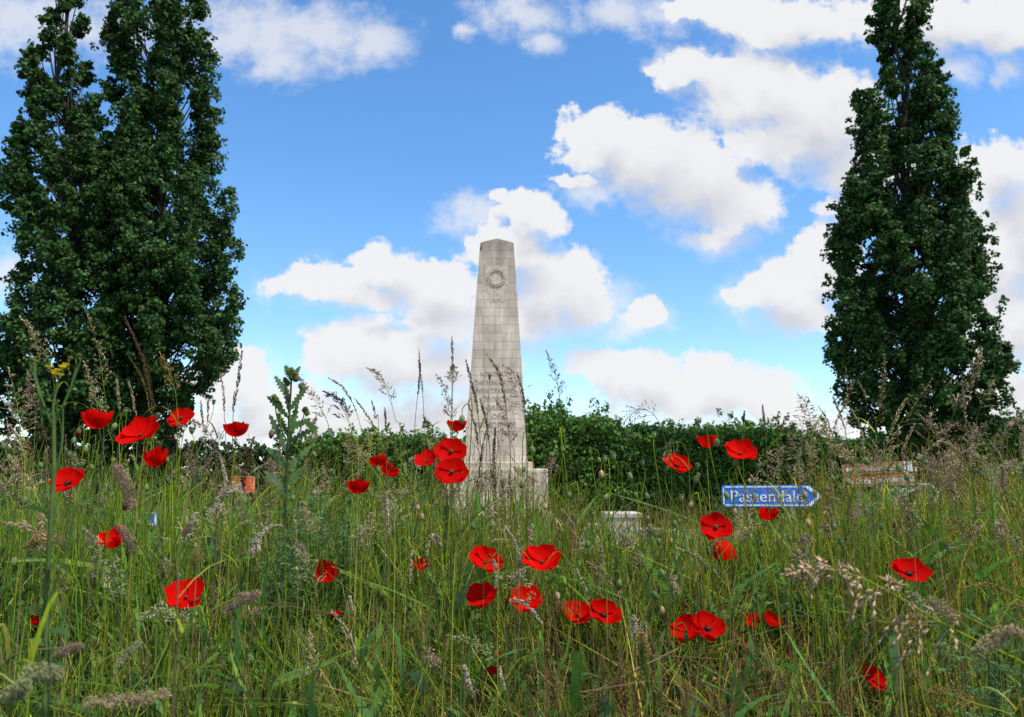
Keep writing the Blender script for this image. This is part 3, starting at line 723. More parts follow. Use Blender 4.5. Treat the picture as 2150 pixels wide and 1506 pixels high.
# ---- poppies: px, py, width, height, pose, turn, label, short name used when telling neighbours apart
POPPIES = [
 (205, 886, 78, 40, 'side', -.1, 'wide red poppy with a nodding bud hanging before it under the left poplars', 'wide poppy behind the nodding bud'),
 (293, 911, 80, 56, 'half', -.2, 'large red poppy crossed by a thick dark brown spike under the left poplars', 'poppy crossed by the dark spike'),
 (380, 879, 48, 42, 'face', .1, 'round red poppy at the foot of the broad left poplar, its centre showing', 'round poppy under the broad poplar'),
 (326, 966, 72, 42, 'ragged', .3, 'ragged red poppy of upright petals below the one crossed by the dark spike', 'ragged upright-petalled poppy'),
 (142, 1012, 64, 54, 'half', .25, 'red poppy with black centre nearest the picture edge, green capsule before it', 'black-centred poppy at far left'),
 (495, 906, 62, 38, 'side', .05, 'red poppy standing against white cloud with a dark grass spike rising through it', 'poppy against the white cloud'),
 (960, 896, 52, 32, 'side', .0, 'small cup-shaped red poppy touching the left edge of the obelisk', 'cup-shaped poppy by the obelisk'),
 (947, 949, 62, 46, 'face', .05, 'round open red poppy, upper one of the overlapping pair before the obelisk', 'upper poppy of the obelisk pair'),
 (949, 992, 64, 42, 'face', -.05, 'round open red poppy with dark eye, lower one of the overlapping pair before the obelisk', 'lower poppy of the obelisk pair'),
 (896, 967, 48, 44, 'half', -.4, 'red poppy partly veiled by pale grass, left of the overlapping obelisk pair', 'poppy veiled by pale grass'),
 (794, 972, 38, 40, 'back', -.5, 'smaller upper poppy of two touching ones seen from behind, left of the obelisk', 'upper poppy seen from behind'),
 (812, 991, 48, 46, 'back', .6, 'larger lower poppy of two touching ones seen from behind, left of the obelisk', 'lower poppy seen from behind'),
 (752, 1026, 60, 40, 'side', -.15, 'domed red poppy beside a fat green capsule, below the two seen from behind', 'domed poppy by the fat capsule'),
 (1421, 976, 54, 40, 'half', .35, 'red poppy flecked by pale seeds under a nodding tan grass head', 'poppy flecked with pale seeds'),
 (1485, 930, 54, 30, 'side', .05, 'flat-topped small red poppy standing highest before the hedge', 'flat-topped poppy before the hedge'),
 (1555, 951, 62, 46, 'half', .0, 'red poppy with drooping lower petals straight above the blue Passendale sign', 'droop-petalled poppy above the sign'),
 (1503, 1108, 62, 54, 'face', .0, 'round red poppy with dark eye stacked above a narrow one, left of the blue sign', 'round poppy below the blue sign'),
 (1517, 1152, 50, 62, 'cup', .1, 'narrow cup-shaped red poppy hanging just under the round dark-eyed one', 'narrow poppy under the round one'),
 (1612, 1083, 50, 30, 'side', .0, 'smooth oval red poppy right under the blue Passendale sign', 'oval poppy under the blue sign'),
 (240, 1135, 62, 56, 'fold', -.5, 'folded pointed red poppy beside a purple cocksfoot head at left', 'folded poppy by the purple grass'),
 (390, 1252, 75, 58, 'half', .15, 'big smooth red poppy behind a tall green stem in the lower left meadow', 'big poppy behind the green stem'),
 (682, 1208, 58, 50, 'fold', .4, 'red poppy with one upright side petal in front of the bluish feathery plant', 'poppy by the feathery plant'),
 (882, 1190, 34, 52, 'fold', -.1, 'narrow half-hidden red poppy behind pale grass heads below the obelisk pair', 'narrow half-hidden poppy'),
 (1018, 1180, 62, 46, 'half', .5, 'red poppy overlapped by a drooping pale seed head below the obelisk', 'poppy under the drooping seed head'),
 (1138, 1178, 70, 52, 'half', -.1, 'wide jagged red poppy in the middle of the meadow below the obelisk steps', 'wide jagged poppy in the middle'),
 (1012, 1254, 62, 44, 'half', -.3, 'two-lobed red poppy with dark eye, under the one with the drooping seed head', 'two-lobed poppy in the middle'),
 (1103, 1263, 66, 42, 'half', .2, 'red poppy crossed by an arching pale grass head, right of the two-lobed one', 'poppy crossed by the arching grass'),
 (1212, 1290, 58, 46, 'half', .05, 'squarish red poppy, left one of two neighbours low in the middle', 'squarish poppy low in the middle'),
 (1268, 1290, 64, 62, 'half', .45, 'tall pointed red poppy, right one of two neighbours low in the middle', 'tall pointed poppy low in the middle'),
 (1441, 1324, 62, 56, 'half', -.4, 'left red poppy of two merging ones low on the right, darker centre', 'left poppy of the merging two'),
 (1487, 1318, 64, 66, 'half', .2, 'taller right red poppy of two merging ones, crossed by a green stem', 'right poppy of the merging two'),
 (1579, 1305, 32, 32, 'fold', -.3, 'small red poppy, left one of a tiny split pair below the pink bud', 'left poppy of the small pair'),
 (1621, 1304, 36, 36, 'fold', .3, 'small red poppy, right one of a tiny split pair below the pink bud', 'right poppy of the small pair'),
 (1910, 1203, 68, 50, 'half', .1, 'red poppy above the big arching tan grass panicle on the right', 'poppy above the arching panicle'),
 (1835, 1428, 52, 52, 'half', .25, 'lowest red poppy, rounded with a trailing corner, bottom right', 'lowest poppy at bottom right'),
 (75, 1306, 18, 28, 'fold', .1, 'tiny half-open red poppy by the thick pale stalk at lower left', 'tiny poppy by the thick stalk'),
 (83, 1270, 16, 20, 'fold', -.2, 'tiny dark red poppy just above another tiny one at lower left', 'upper tiny poppy at lower left'),
 (1033, 1411, 28, 18, 'side', .2, 'small withered orange-red poppy deep in the brown grass at the bottom', 'withered poppy deep in the grass'),
 (1049, 1375, 13, 18, 'fold', .1, 'tiny red petal tuft beside a pale bent grass stem at the bottom', 'tiny tuft by the bent stem'),
 (707, 1291, 20, 16, 'half', .2, 'tiny red poppy behind a pale slanting grass head under the feathery plant', 'tiny poppy under the feathery plant'),
]
POSE = {  # axis of the flower, how cupped, ruffle
 'face': ((.0, -.86, .52), .22, .05), 'half': ((.0, -.68, .76), .36, .09), 'side': ((.0, -.12, 1.), .78, .06),
 'back': ((.0, .42, .75), .45, .06), 'fold': ((.12, -.55, .80), .72, .10), 'cup': ((.05, -.25, -.95), .95, .08), 'ragged': ((.05, -.25, 1.), .85, .20)}
def ground_at(px, py, Y): 
    p = at(px, py, Y); return float(gz(p[0], Y))
def depth_for(px, py, wpx, dia):
    Y = np.clip(FPX * dia / wpx, 1.55, 2.45)
    for _ in range(30):
        if at(px, py, Y)[2] - ground_at(px, py, Y) > .24: break
        Y -= .03
    return float(Y)
def petal(g, C, M, phi, R, cup, ruf, half, blotch, red):
    ns, na = 9, 27
    s = np.linspace(.04, 1, ns)[:, None]; a = np.linspace(-1, 1, na)[None]
    ph = RNG.uniform(0, 6.28, 3)
    edge = 1 + .05 * np.sin(4 * a + ph[0]) + .045 * np.sin(9 * a + ph[1]) - .16 * a ** 4
    rr = R * s * (1 + (edge - 1) * s ** 2)
    el = cup * 1.15 * s ** 1.1                                              # elevation angle grows outward: a cup
    ang = phi + a * half * s ** .18
    zz = rr * np.sin(el) * .95 + ruf * R * s ** 2 * np.sin(3.2 * a + ph[2]) + (.030 * np.sin(24 * a + ph[1]) + .02 * np.sin(37 * a + ph[0])) * R * s * np.sin(s * 9 + ph[2] + 3 * a)
    rh = rr * np.cos(el * .93)
    loc = np.stack((rh * np.cos(ang), rh * np.sin(ang), zz + 0 * ang), -1)
    v = loc.reshape(-1, 3) @ M + C
    i = (np.arange(ns - 1)[:, None] * na + np.arange(na - 1)[None]).ravel()
    col = np.asarray(red) * (1 - .22 * np.abs(np.sin(17 * a + ph[0])) * (1 - s * .5))[..., None] + 0 * s[..., None]  # radial veins and wrinkle shading put into the petal colour
    if blotch: col = np.where((s < .2)[..., None], np.array((.018, .004, .010)), col)
    g.add(v, np.stack((i, i + 1, i + na + 1, i + na), -1), c=col.reshape(-1, 3))
def stem_path(top, ax, base, n=16, sway=.02):
    top = np.asarray(top); base = np.asarray(base)
    p1 = top - np.asarray(ax) * .035
    m1 = base * .35 + top * .65 + np.array((RNG.normal(0, sway), RNG.normal(0, sway), 0)); m2 = base * .75 + top * .25 + np.array((RNG.normal(0, sway), 0, 0))
    m1[2] = min(m1[2], p1[2] - .03)
    return spline([base, m2, m1, p1, top], n)
PROTECT = []      # (px, py, rx, ry, distance, chance that a nearer loose blade is left out)
LAND = []         # landmarks for telling small plants apart
def build_poppy(px, py, wd, ht, pose, turn, label, short):
    dia = .068 if wd > 40 else .045 if wd > 24 else .028
    Y = depth_for(px, py, wd, dia)
    R = wd * Y / FPX / 2 * (1.34 if pose == 'fold' else 1.75 if pose == 'cup' else 1.1 if pose == 'face' else 1.17)
    ax, cup, ruf = POSE[pose]
    ax = unit(np.array((ax[0] + turn * .55, ax[1], ax[2])))
    C = at(px, py, Y)
    C = C - ax * R * math.sin(cup) * .45
    M = frame(ax)
    base = np.array((C[0] + RNG.normal(0, .05), Y + RNG.uniform(-.05, .08), 0)); base[2] = gz(base[0], base[1]) - .01
    root = tag(empty('poppy_flower', tuple(base)), label, 'poppy', 'red poppies scattered through the meadow')
    red = np.array((.74, .0040, .0022)) * RNG.uniform(.86, 1.1)
    n = 3 if pose == 'fold' and wd < 40 else 4
    ph0 = RNG.uniform(0, 6.28)
    bl = pose in ('face', 'half') and RNG.random() < .35
    for k in range(n):
        g = Geo(); inner = k % 2 if n == 4 else 0
        petal(g, C + ax * (.002 * inner), M, ph0 + k * 2 * math.pi / n + RNG.normal(0, .10), R * (1 - .07 * inner) * RNG.uniform(.94, 1.05), cup * RNG.uniform(.85, 1.15) + .08 * inner, ruf, RNG.uniform(1.12, 1.42) * (4 / n) ** .5, bl, red)
        g.build('petal', M_PETAL, root, smooth=True)
    g = Geo(); r0 = min(.0042, R * .12) * (1 if pose == 'face' else .68)
    lathe(g, [(0, -.001), (r0 * .7, 0), (r0, r0 * .9), (r0 * .95, r0 * 1.8), (r0 * 1.15, r0 * 2.0), (r0 * .6, r0 * 2.25), (0, r0 * 2.3)], C, ax, 9, (.075, .10, .045))
    g.build('seed_capsule', M_VEG, root, smooth=True)
    ns = 46; a = RNG.uniform(0, 6.28, ns); d = unit(np.stack((np.cos(a), np.sin(a), RNG.uniform(.5, 1.6, ns)), -1)) @ M
    g = Geo(); kites(g, np.repeat(C[None], ns, 0), d, np.full(ns, r0 * 1.35) * RNG.uniform(.8, 1.2, ns), np.full(ns, r0 * .28), np.tile((.016, .010, .016), (ns, 1)))
    g.build('stamens', M_VEG, root)
    g = Geo(); P = stem_path(C, ax, base)
    tubes(g, P[None], np.linspace(.0016, .0010, len(P))[None], pick(GREEN, 1), 5)
    g.build('stem', M_VEG, root, smooth=True)
    PROTECT.append((px, py, wd * .55, max(ht, wd * .6) * .58, Y, .985))
    LAND.append((short, px, py))
for a_ in POPPIES: build_poppy(*a_)

# ---- small plants are told apart by the nearest landmark; the labels are written at the end
SMALL = []        # (object, px, py, phrase)
LAND += [('carved wreath', 1038, 583), ('thistle', 608, 860), ('blue Passendale sign', 1618, 1043), ('upper brown museum board', 1846, 980), ('yellow-flowered plant', 115, 800),
         ('square stone pier', 1310, 1105), ('big arching panicle', 1850, 1260)]
def build_bud(px, py, kind, Y=None):
    Y = Y or RNG.uniform(1.75, 2.35)
    while at(px, py, Y)[2] - ground_at(px, py, Y) < .15 and Y > 1.2: Y -= .05
    C = at(px, py, Y)
    base = np.array((C[0] + RNG.normal(0, .045), Y + RNG.normal(0, .03), 0)); base[2] = gz(base[0], base[1]) - .01
    s = RNG.uniform(.85, 1.15)
    root = empty('poppy_bud' if kind != 'capsule' else 'poppy_seed_capsule', tuple(base))
    g = Geo()
    if kind == 'capsule':
        ax = unit(np.array((RNG.normal(0, .15), RNG.normal(0, .15), 1))); r = .0058 * s
        col = np.array([(.22, .29, .11), (.27, .31, .13), (.17, .26, .13)][RNG.integers(3)])
        lathe(g, [(0, -r * .2), (r * .35, 0), (r * .75, r * .7), (r, r * 1.7), (r * .92, r * 2.3), (r * .8, r * 2.5)], C, ax, 10, col)
        g.build('capsule', M_VEG, root, smooth=True)
        g = Geo(); lathe(g, [(r * .78, r * 2.42), (r * 1.12, r * 2.5), (r * 1.1, r * 2.7), (r * .4, r * 2.9), (0, r * 2.95)], C, ax, 10, col * .75)
        g.build('capsule_lid', M_VEG, root)
        P = stem_path(C, ax, base, 14)
        phrase = 'small flat-lidded green seed capsule'
    else:
        ax = unit(np.array((RNG.normal(0, .22), RNG.normal(0, .15), -1 if kind != 'open' else .8))); r = .0062 * s
        col = np.array({'green': [(.22, .30, .095), (.17, .27, .10), (.27, .33, .13)][RNG.integers(3)], 'tan': (.50, .37, .20), 'pink': (.22, .17, .08), 'open': (.16, .17, .07)}[kind])
        h = r * 3.1
        prof = [(r * math.sin(t) * (1 - .12 * math.cos(t)), h * (.5 - .5 * math.cos(t))) for t in np.linspace(0, math.pi, 9)]
        lathe(g, prof, C - ax * h * .5, ax, 9, col)
        g.build('bud', M_VEG, root, smooth=True)
        if kind in ('pink', 'open'):
            g = Geo(); lathe(g, [(r * .85, h * .55), (r * .9, h * .75), (r * .55, h * 1.08), (0, h * 1.15)], C - ax * h * .5, ax, 8, (.46, .02, .03))
            g.build('petal_tip', M_PETAL, root, smooth=True)
        top = C - ax * h * .5
        if kind == 'open': P = stem_path(top, ax, base, 14)
        else:
            sd = RNG.choice((-1, 1)); hk = top + np.array((sd * .009, .0, .020 * s))
            P = spline([base, base * .6 + hk * .4 + np.array((RNG.normal(0, .015), 0, 0)), hk + np.array((sd * .012, .002, -.03)), hk, top + np.array((0, 0, .010)), top], 20)
        phrase = {'green': 'green nodding poppy bud', 'tan': 'pale tan poppy bud', 'pink': 'pink-tipped poppy bud', 'open': 'upright bud opening red'}[kind]
    g = Geo(); tubes(g, P[None], np.linspace(.0013, .0008, len(P))[None], pick(GREEN[:4], 1), 4); g.build('stem', M_VEG, root, smooth=True)
    SMALL.append((root, px, py, phrase))
    PROTECT.append((px, py, 9, 14, Y, .75))
BUDS = [(206, 877, 'green', 1.75), (240, 896, 'green', 1.8), (165, 905, 'pink', None), (788, 974, 'green', None), (1258, 966, 'green', None), (1263, 996, 'tan', None), (1323, 1000, 'green', None), (1358, 1042, 'green', None),
        (1335, 1040, 'green', None), (1272, 1045, 'green', None), (1145, 1064, 'tan', None), (877, 1066, 'tan', None), (886, 1085, 'tan', None), (1170, 1252, 'tan', None), (1300, 1225, 'green', None), (1390, 1282, 'tan', None),
        (1390, 1203, 'green', None), (1410, 1137, 'tan', None), (1383, 1137, 'green', None), (1555, 1180, 'green', None), (1543, 1075, 'tan', None), (1612, 1160, 'green', None), (1697, 1098, 'tan', 1.7), (1690, 1040, 'tan', 1.9),
        (1711, 1036, 'tan', 2.0), (1585, 1044, 'green', 1.9), (1525, 1040, 'green', 1.95), (1505, 930, 'green', None), (1450, 1060, 'tan', None), (1503, 1065, 'green', None), (1876, 1098, 'pink', None), (1627, 1250, 'pink', None),
        (345, 1170, 'pink', None), (265, 1057, 'pink', 1.3), (445, 1268, 'pink', None), (1437, 1268, 'pink', None), (1195, 1040, 'green', None), (1100, 985, 'green', None), (1118, 945, 'green', None), (1095, 1018, 'green', None),
        (660, 955, 'green', None), (1318, 1130, 'green', None), (1416, 1100, 'green', None), (376, 1210, 'green', None), (180, 945, 'green', None), (155, 925, 'green', None), (570, 910, 'pink', None), (1375, 1250, 'green', None), (1690, 1125, 'green', None),
        (1170, 1370, 'green', None), (1185, 1340, 'green', None), (1440, 1340, 'green', None), (1010, 1340, 'green', None), (1610, 1425, 'green', None), (1500, 1430, 'tan', None), (1700, 1315, 'green', None), (1420, 1455, 'green', None), (1130, 1425, 'green', None),
        (120, 1195, 'green', None), (30, 1180, 'green', None), (1930, 960, 'green', None), (1600, 1140, 'green', None), (970, 880, 'green', 1.7), (1050, 1215, 'green', None), (1345, 1180, 'green', None), (660, 1035, 'green', None)]
CAPS = [(375, 905), (403, 912), (448, 850), (1332, 922), (1373, 921), (1270, 972), (1290, 968), (1540, 980), (1548, 977), (1465, 985), (1467, 1005), (1183, 912), (1182, 950), (1168, 990), (1350, 980), (1400, 990), (1590, 985), (1430, 1055), (1460, 1015),
        (1245, 1085), (1305, 1055), (1560, 1225), (1640, 1285), (1680, 1285), (1655, 1280), (1735, 1345), (1650, 1390), (1670, 1300), (1700, 1330), (1795, 1340), (1690, 1410), (1720, 1375), (1630, 1330), (1765, 1145), (1500, 1300), (1845, 1335), (1570, 1395),
        (775, 1035), (330, 880), (262, 870), (540, 1010), (490, 965), (630, 1000), (700, 1000), (1560, 885), (1560, 1270), (1590, 1260), (160, 1020), (100, 1090), (45, 1060), (210, 1060), (430, 1030), (230, 1030), (180, 1080), (1745, 1210)]
for a_ in BUDS: build_bud(a_[0], a_[1], a_[2], a_[3])
for a_ in CAPS: build_bud(a_[0], a_[1], 'capsule')
for k in range(74):
    x_ = RNG.uniform(5, 430) if k % 3 == 0 else RNG.uniform(1180, 2130) if k % 3 == 1 else RNG.uniform(20, 2130); build_bud(x_, capy(x_) + (RNG.gamma(2, 75) if k % 3 == 2 else RNG.gamma(1.5, 40) - 15), 'green' if RNG.random() < .65 else 'capsule')

# ---- seeding grasses
def head(g, P, kind, cols, s=1.0):
    """spikelets and fine branches along the head's axis P [K,3], base to tip"""
    L = np.linalg.norm(np.diff(P, axis=0), axis=1).sum()
    def along(t):
        x = np.clip(t, 0, 1) * (len(P) - 1); k = np.minimum(x.astype(int), len(P) - 2)
        return P[k] + (P[k + 1] - P[k]) * (x - k)[:, None], unit(P[k + 1] - P[k])
    def radial(T):
        r = rnd_unit(len(T)); return unit(r - T * (r * T).sum(1, keepdims=True))
    if kind == 'spike':
        n = int(40 + 420 * L / s)
        t = RNG.random(n) ** .9; C, T = along(t); Rd = radial(T)
        env = np.sin(np.pi * np.clip(t * .88 + .10, 0, 1)) ** .6
        d = unit(T + Rd * .32)
        seeds(g, C + Rd * (.0012 * s * env)[:, None], d, .0085 * s * (.5 + .6 * env) * RNG.uniform(.7, 1.2, n), .0023 * s * (.5 + .5 * env), pick(cols, n))
    elif kind == 'plume':                                                    # thick dark dense spike
        n = int(120 + 1300 * L / s)
        t = RNG.random(n); C, T = along(t); Rd = radial(T)
        env = np.clip((1 - t) * 1.6, .12, 1) * np.clip(t * 8 + .3, 0, 1)
        seeds(g, C + Rd * (.0052 * s * env * RNG.random(n) ** .5)[:, None], unit(T + Rd * .5), .007 * s * RNG.uniform(.6, 1.2, n), .0024 * s * np.ones(n), pick(cols, n))
    elif kind in ('oat', 'open', 'brome'):
        nn = {'oat': 13, 'open': 10, 'brome': 9 if s < .7 else 17}[kind]; bl = {'oat': .026, 'open': .045, 'brome': .052}[kind] * s
        for k in range(nn):
            t0 = (k + RNG.random() * .6) / nn * .93
            m = RNG.integers(2, 5) if kind != 'brome' else RNG.integers(2, 4)
            C, T = along(np.full(m, t0)); Rd = radial(T)
            up = {'oat': 1.25, 'open': .75, 'brome': .55}[kind]
            ln = bl * (1.08 - t0) * RNG.uniform(.6, 1.2, m)
            d = unit(T * up + Rd)
            e = np.linspace(0, 1, 5)[None, :, None]
            sag = {'oat': .10, 'open': .25, 'brome': .6}[kind]
            B = C[:, None] + d[:, None] * ln[:, None, None] * e + np.array((0, 0, -1.)) * (ln * sag)[:, None, None] * e ** 2
            ribbons(g, B, np.full((m, 5), .00045 * s), radial(d), pick(cols, m))
            q = {'oat': 4, 'open': 5, 'brome': 4 if s < .7 else 6}[kind]
            f = RNG.uniform(.3, 1, (m, q)); f[:, 0] = 1
            i = np.minimum((f * 4).astype(int), 3)
            rows = np.arange(m)[:, None]
            pc = B[rows, i] + (B[rows, i + 1] - B[rows, i]) * (f * 4 - i)[..., None]
            dd = unit(B[rows, i + 1] - B[rows, i] + rnd_unit(m * q).reshape(m, q, 3) * .003 * s).reshape(-1, 3)
            sl = {'oat': .0080, 'open': .0062, 'brome': .0135}[kind] * s; sw = {'oat': .0021, 'open': .0022, 'brome': .0034}[kind] * s
            seeds(g, pc.reshape(-1, 3), dd, sl * RNG.uniform(.7, 1.2, m * q), sw * np.ones(m * q), pick(cols, m * q))
        C, T = along(RNG.uniform(.75, 1, 14)); seeds(g, C, unit(T + radial(T) * .3), np.full(14, .007 * s), np.full(14, .002 * s), pick(cols, 14))
    elif kind == 'cocksfoot':
        lumps = [(1.0, .75), (.78, 1.), (.58, 1.1), (.34, 1.0), (.08, .85)]
        T0 = unit((P[-1] - P[0])[None])[0]; side = unit(np.cross(T0, np.array((0, 1., 0.))))
        if side[2] > 0: side = -side
        for t0, r in lumps:
            c, T = along(np.array([t0])); c = c[0] + side * (1 - t0) * L * .22 * RNG.uniform(.2, 1.3)
            n = 130; rr = .0115 * s * r
            dd = rnd_unit(n); pp = c + dd * np.array((1, 1, 1.)) * rr * (RNG.random((n, 1)) ** .4) * .8 + T * (dd @ T[0])[:, None] * rr * .5
            seeds(g, pp, unit(T + dd * .75 + side * .15), .0062 * s * RNG.uniform(.6, 1.2, n), .0016 * s * np.ones(n), pick(cols, n))
PHRASE = {'spike': 'narrow grass spike', 'plume': 'thick seed spike', 'oat': 'feathery grass head', 'open': 'loose open grass head', 'brome': 'drooping oat-like panicle', 'cocksfoot': 'clumpy tufted grass head'}
CN = {'t': (TAN, 'tan'), 'p': (PURP, 'purplish'), 'd': (DBROWN, 'dark brown'), 'g': (GOLD, 'golden'), 'n': ([(.25, .29, .13), (.34, .34, .19)], 'greenish'), 'k': ([(.46, .33, .19), (.36, .25, .15), (.55, .42, .26)], 'tan'), 'm': (TAN + PURP + DBROWN, 'brownish'), 'w': ([(.50, .43, .36), (.42, .34, .28)], 'pale pinkish')}
def grass_stalk(pts, hl, kind, ck, Y, s=1.0, rad=.0011, label=None, stuff=None, protect=False):
    """pts: head tip first, then down the stem, in photo pixels; hl: head length in pixels"""
    p = np.asarray(pts, float)
    W = at(p[:, 0], p[:, 1], Y + np.linspace(0, .03, len(p)))
    f = W[-1]; gd = float(gz(f[0], f[1])) - .01
    if f[2] > gd + .05: W = np.concatenate((W, [[f[0] + (f[0] - W[-2][0]) * .2, f[1] + .01, gd]]))
    Cc = spline(W[::-1], 44)
    cl = np.concatenate(([0], np.cumsum(np.linalg.norm(np.diff(Cc, axis=0), axis=1))))
    h0 = cl[-1] - hl * Y / FPX
    xx = np.linspace(h0, cl[-1], 16); HP = np.stack([np.interp(xx, cl, Cc[:, k]) for k in range(3)], -1)
    cols, cname = CN[ck]
    if stuff is not None: gs = gh = stuff
    else:
        root = empty('grass_stalk', (W[-1][0], W[-1][1], gd)); gs, gh = Geo(), Geo()
    stc = pick(GREEN[:4] if RNG.random() < .6 else [(.24, .20, .10), (.17, .17, .07)], 1)
    Rr = np.interp(cl, (0, h0, cl[-1]), (rad, rad * .62, rad * .3)) * (s if s > 1 else 1)
    tubes(gs, Cc[None], Rr[None], stc, 4)
    head(gh, HP, kind, cols, s)
    if stuff is not None: return
    gs.build('stem', M_VEG, root, smooth=True)
    gh.build('seed_head', M_DRY, root)
    if RNG.random() < .6:
        k = RNG.integers(8, 20); b = Cc[k]; ln = RNG.uniform(.08, .2); az = RNG.uniform(0, 6.28); e = np.linspace(0, 1, 7)[:, None]
        B = b + np.array((math.cos(az), math.sin(az), 0)) * ln * .7 * e + np.array((0, 0, 1.)) * ln * (e - e ** 2 * .9)
        gl = Geo(); ribbons(gl, B[None], (.0042 * (1 - np.linspace(0, 1, 7) ** 2))[None], np.array([[-math.sin(az), math.cos(az), 0]]), pick(GREEN, 1)); gl.build('leaf_blade', M_VEG, root)
    m = HP[10]; x_, y_ = proj(m)
    if label: tag(root, label, 'grass', 'seeding grass stalks in the meadow')
    else: SMALL.append((root, float(x_), float(y_), cname + ' ' + PHRASE[kind]))
    if protect: PROTECT.append((float(x_), float(y_), hl * .5, hl * .3, Y, .8))
G_ = grass_stalk
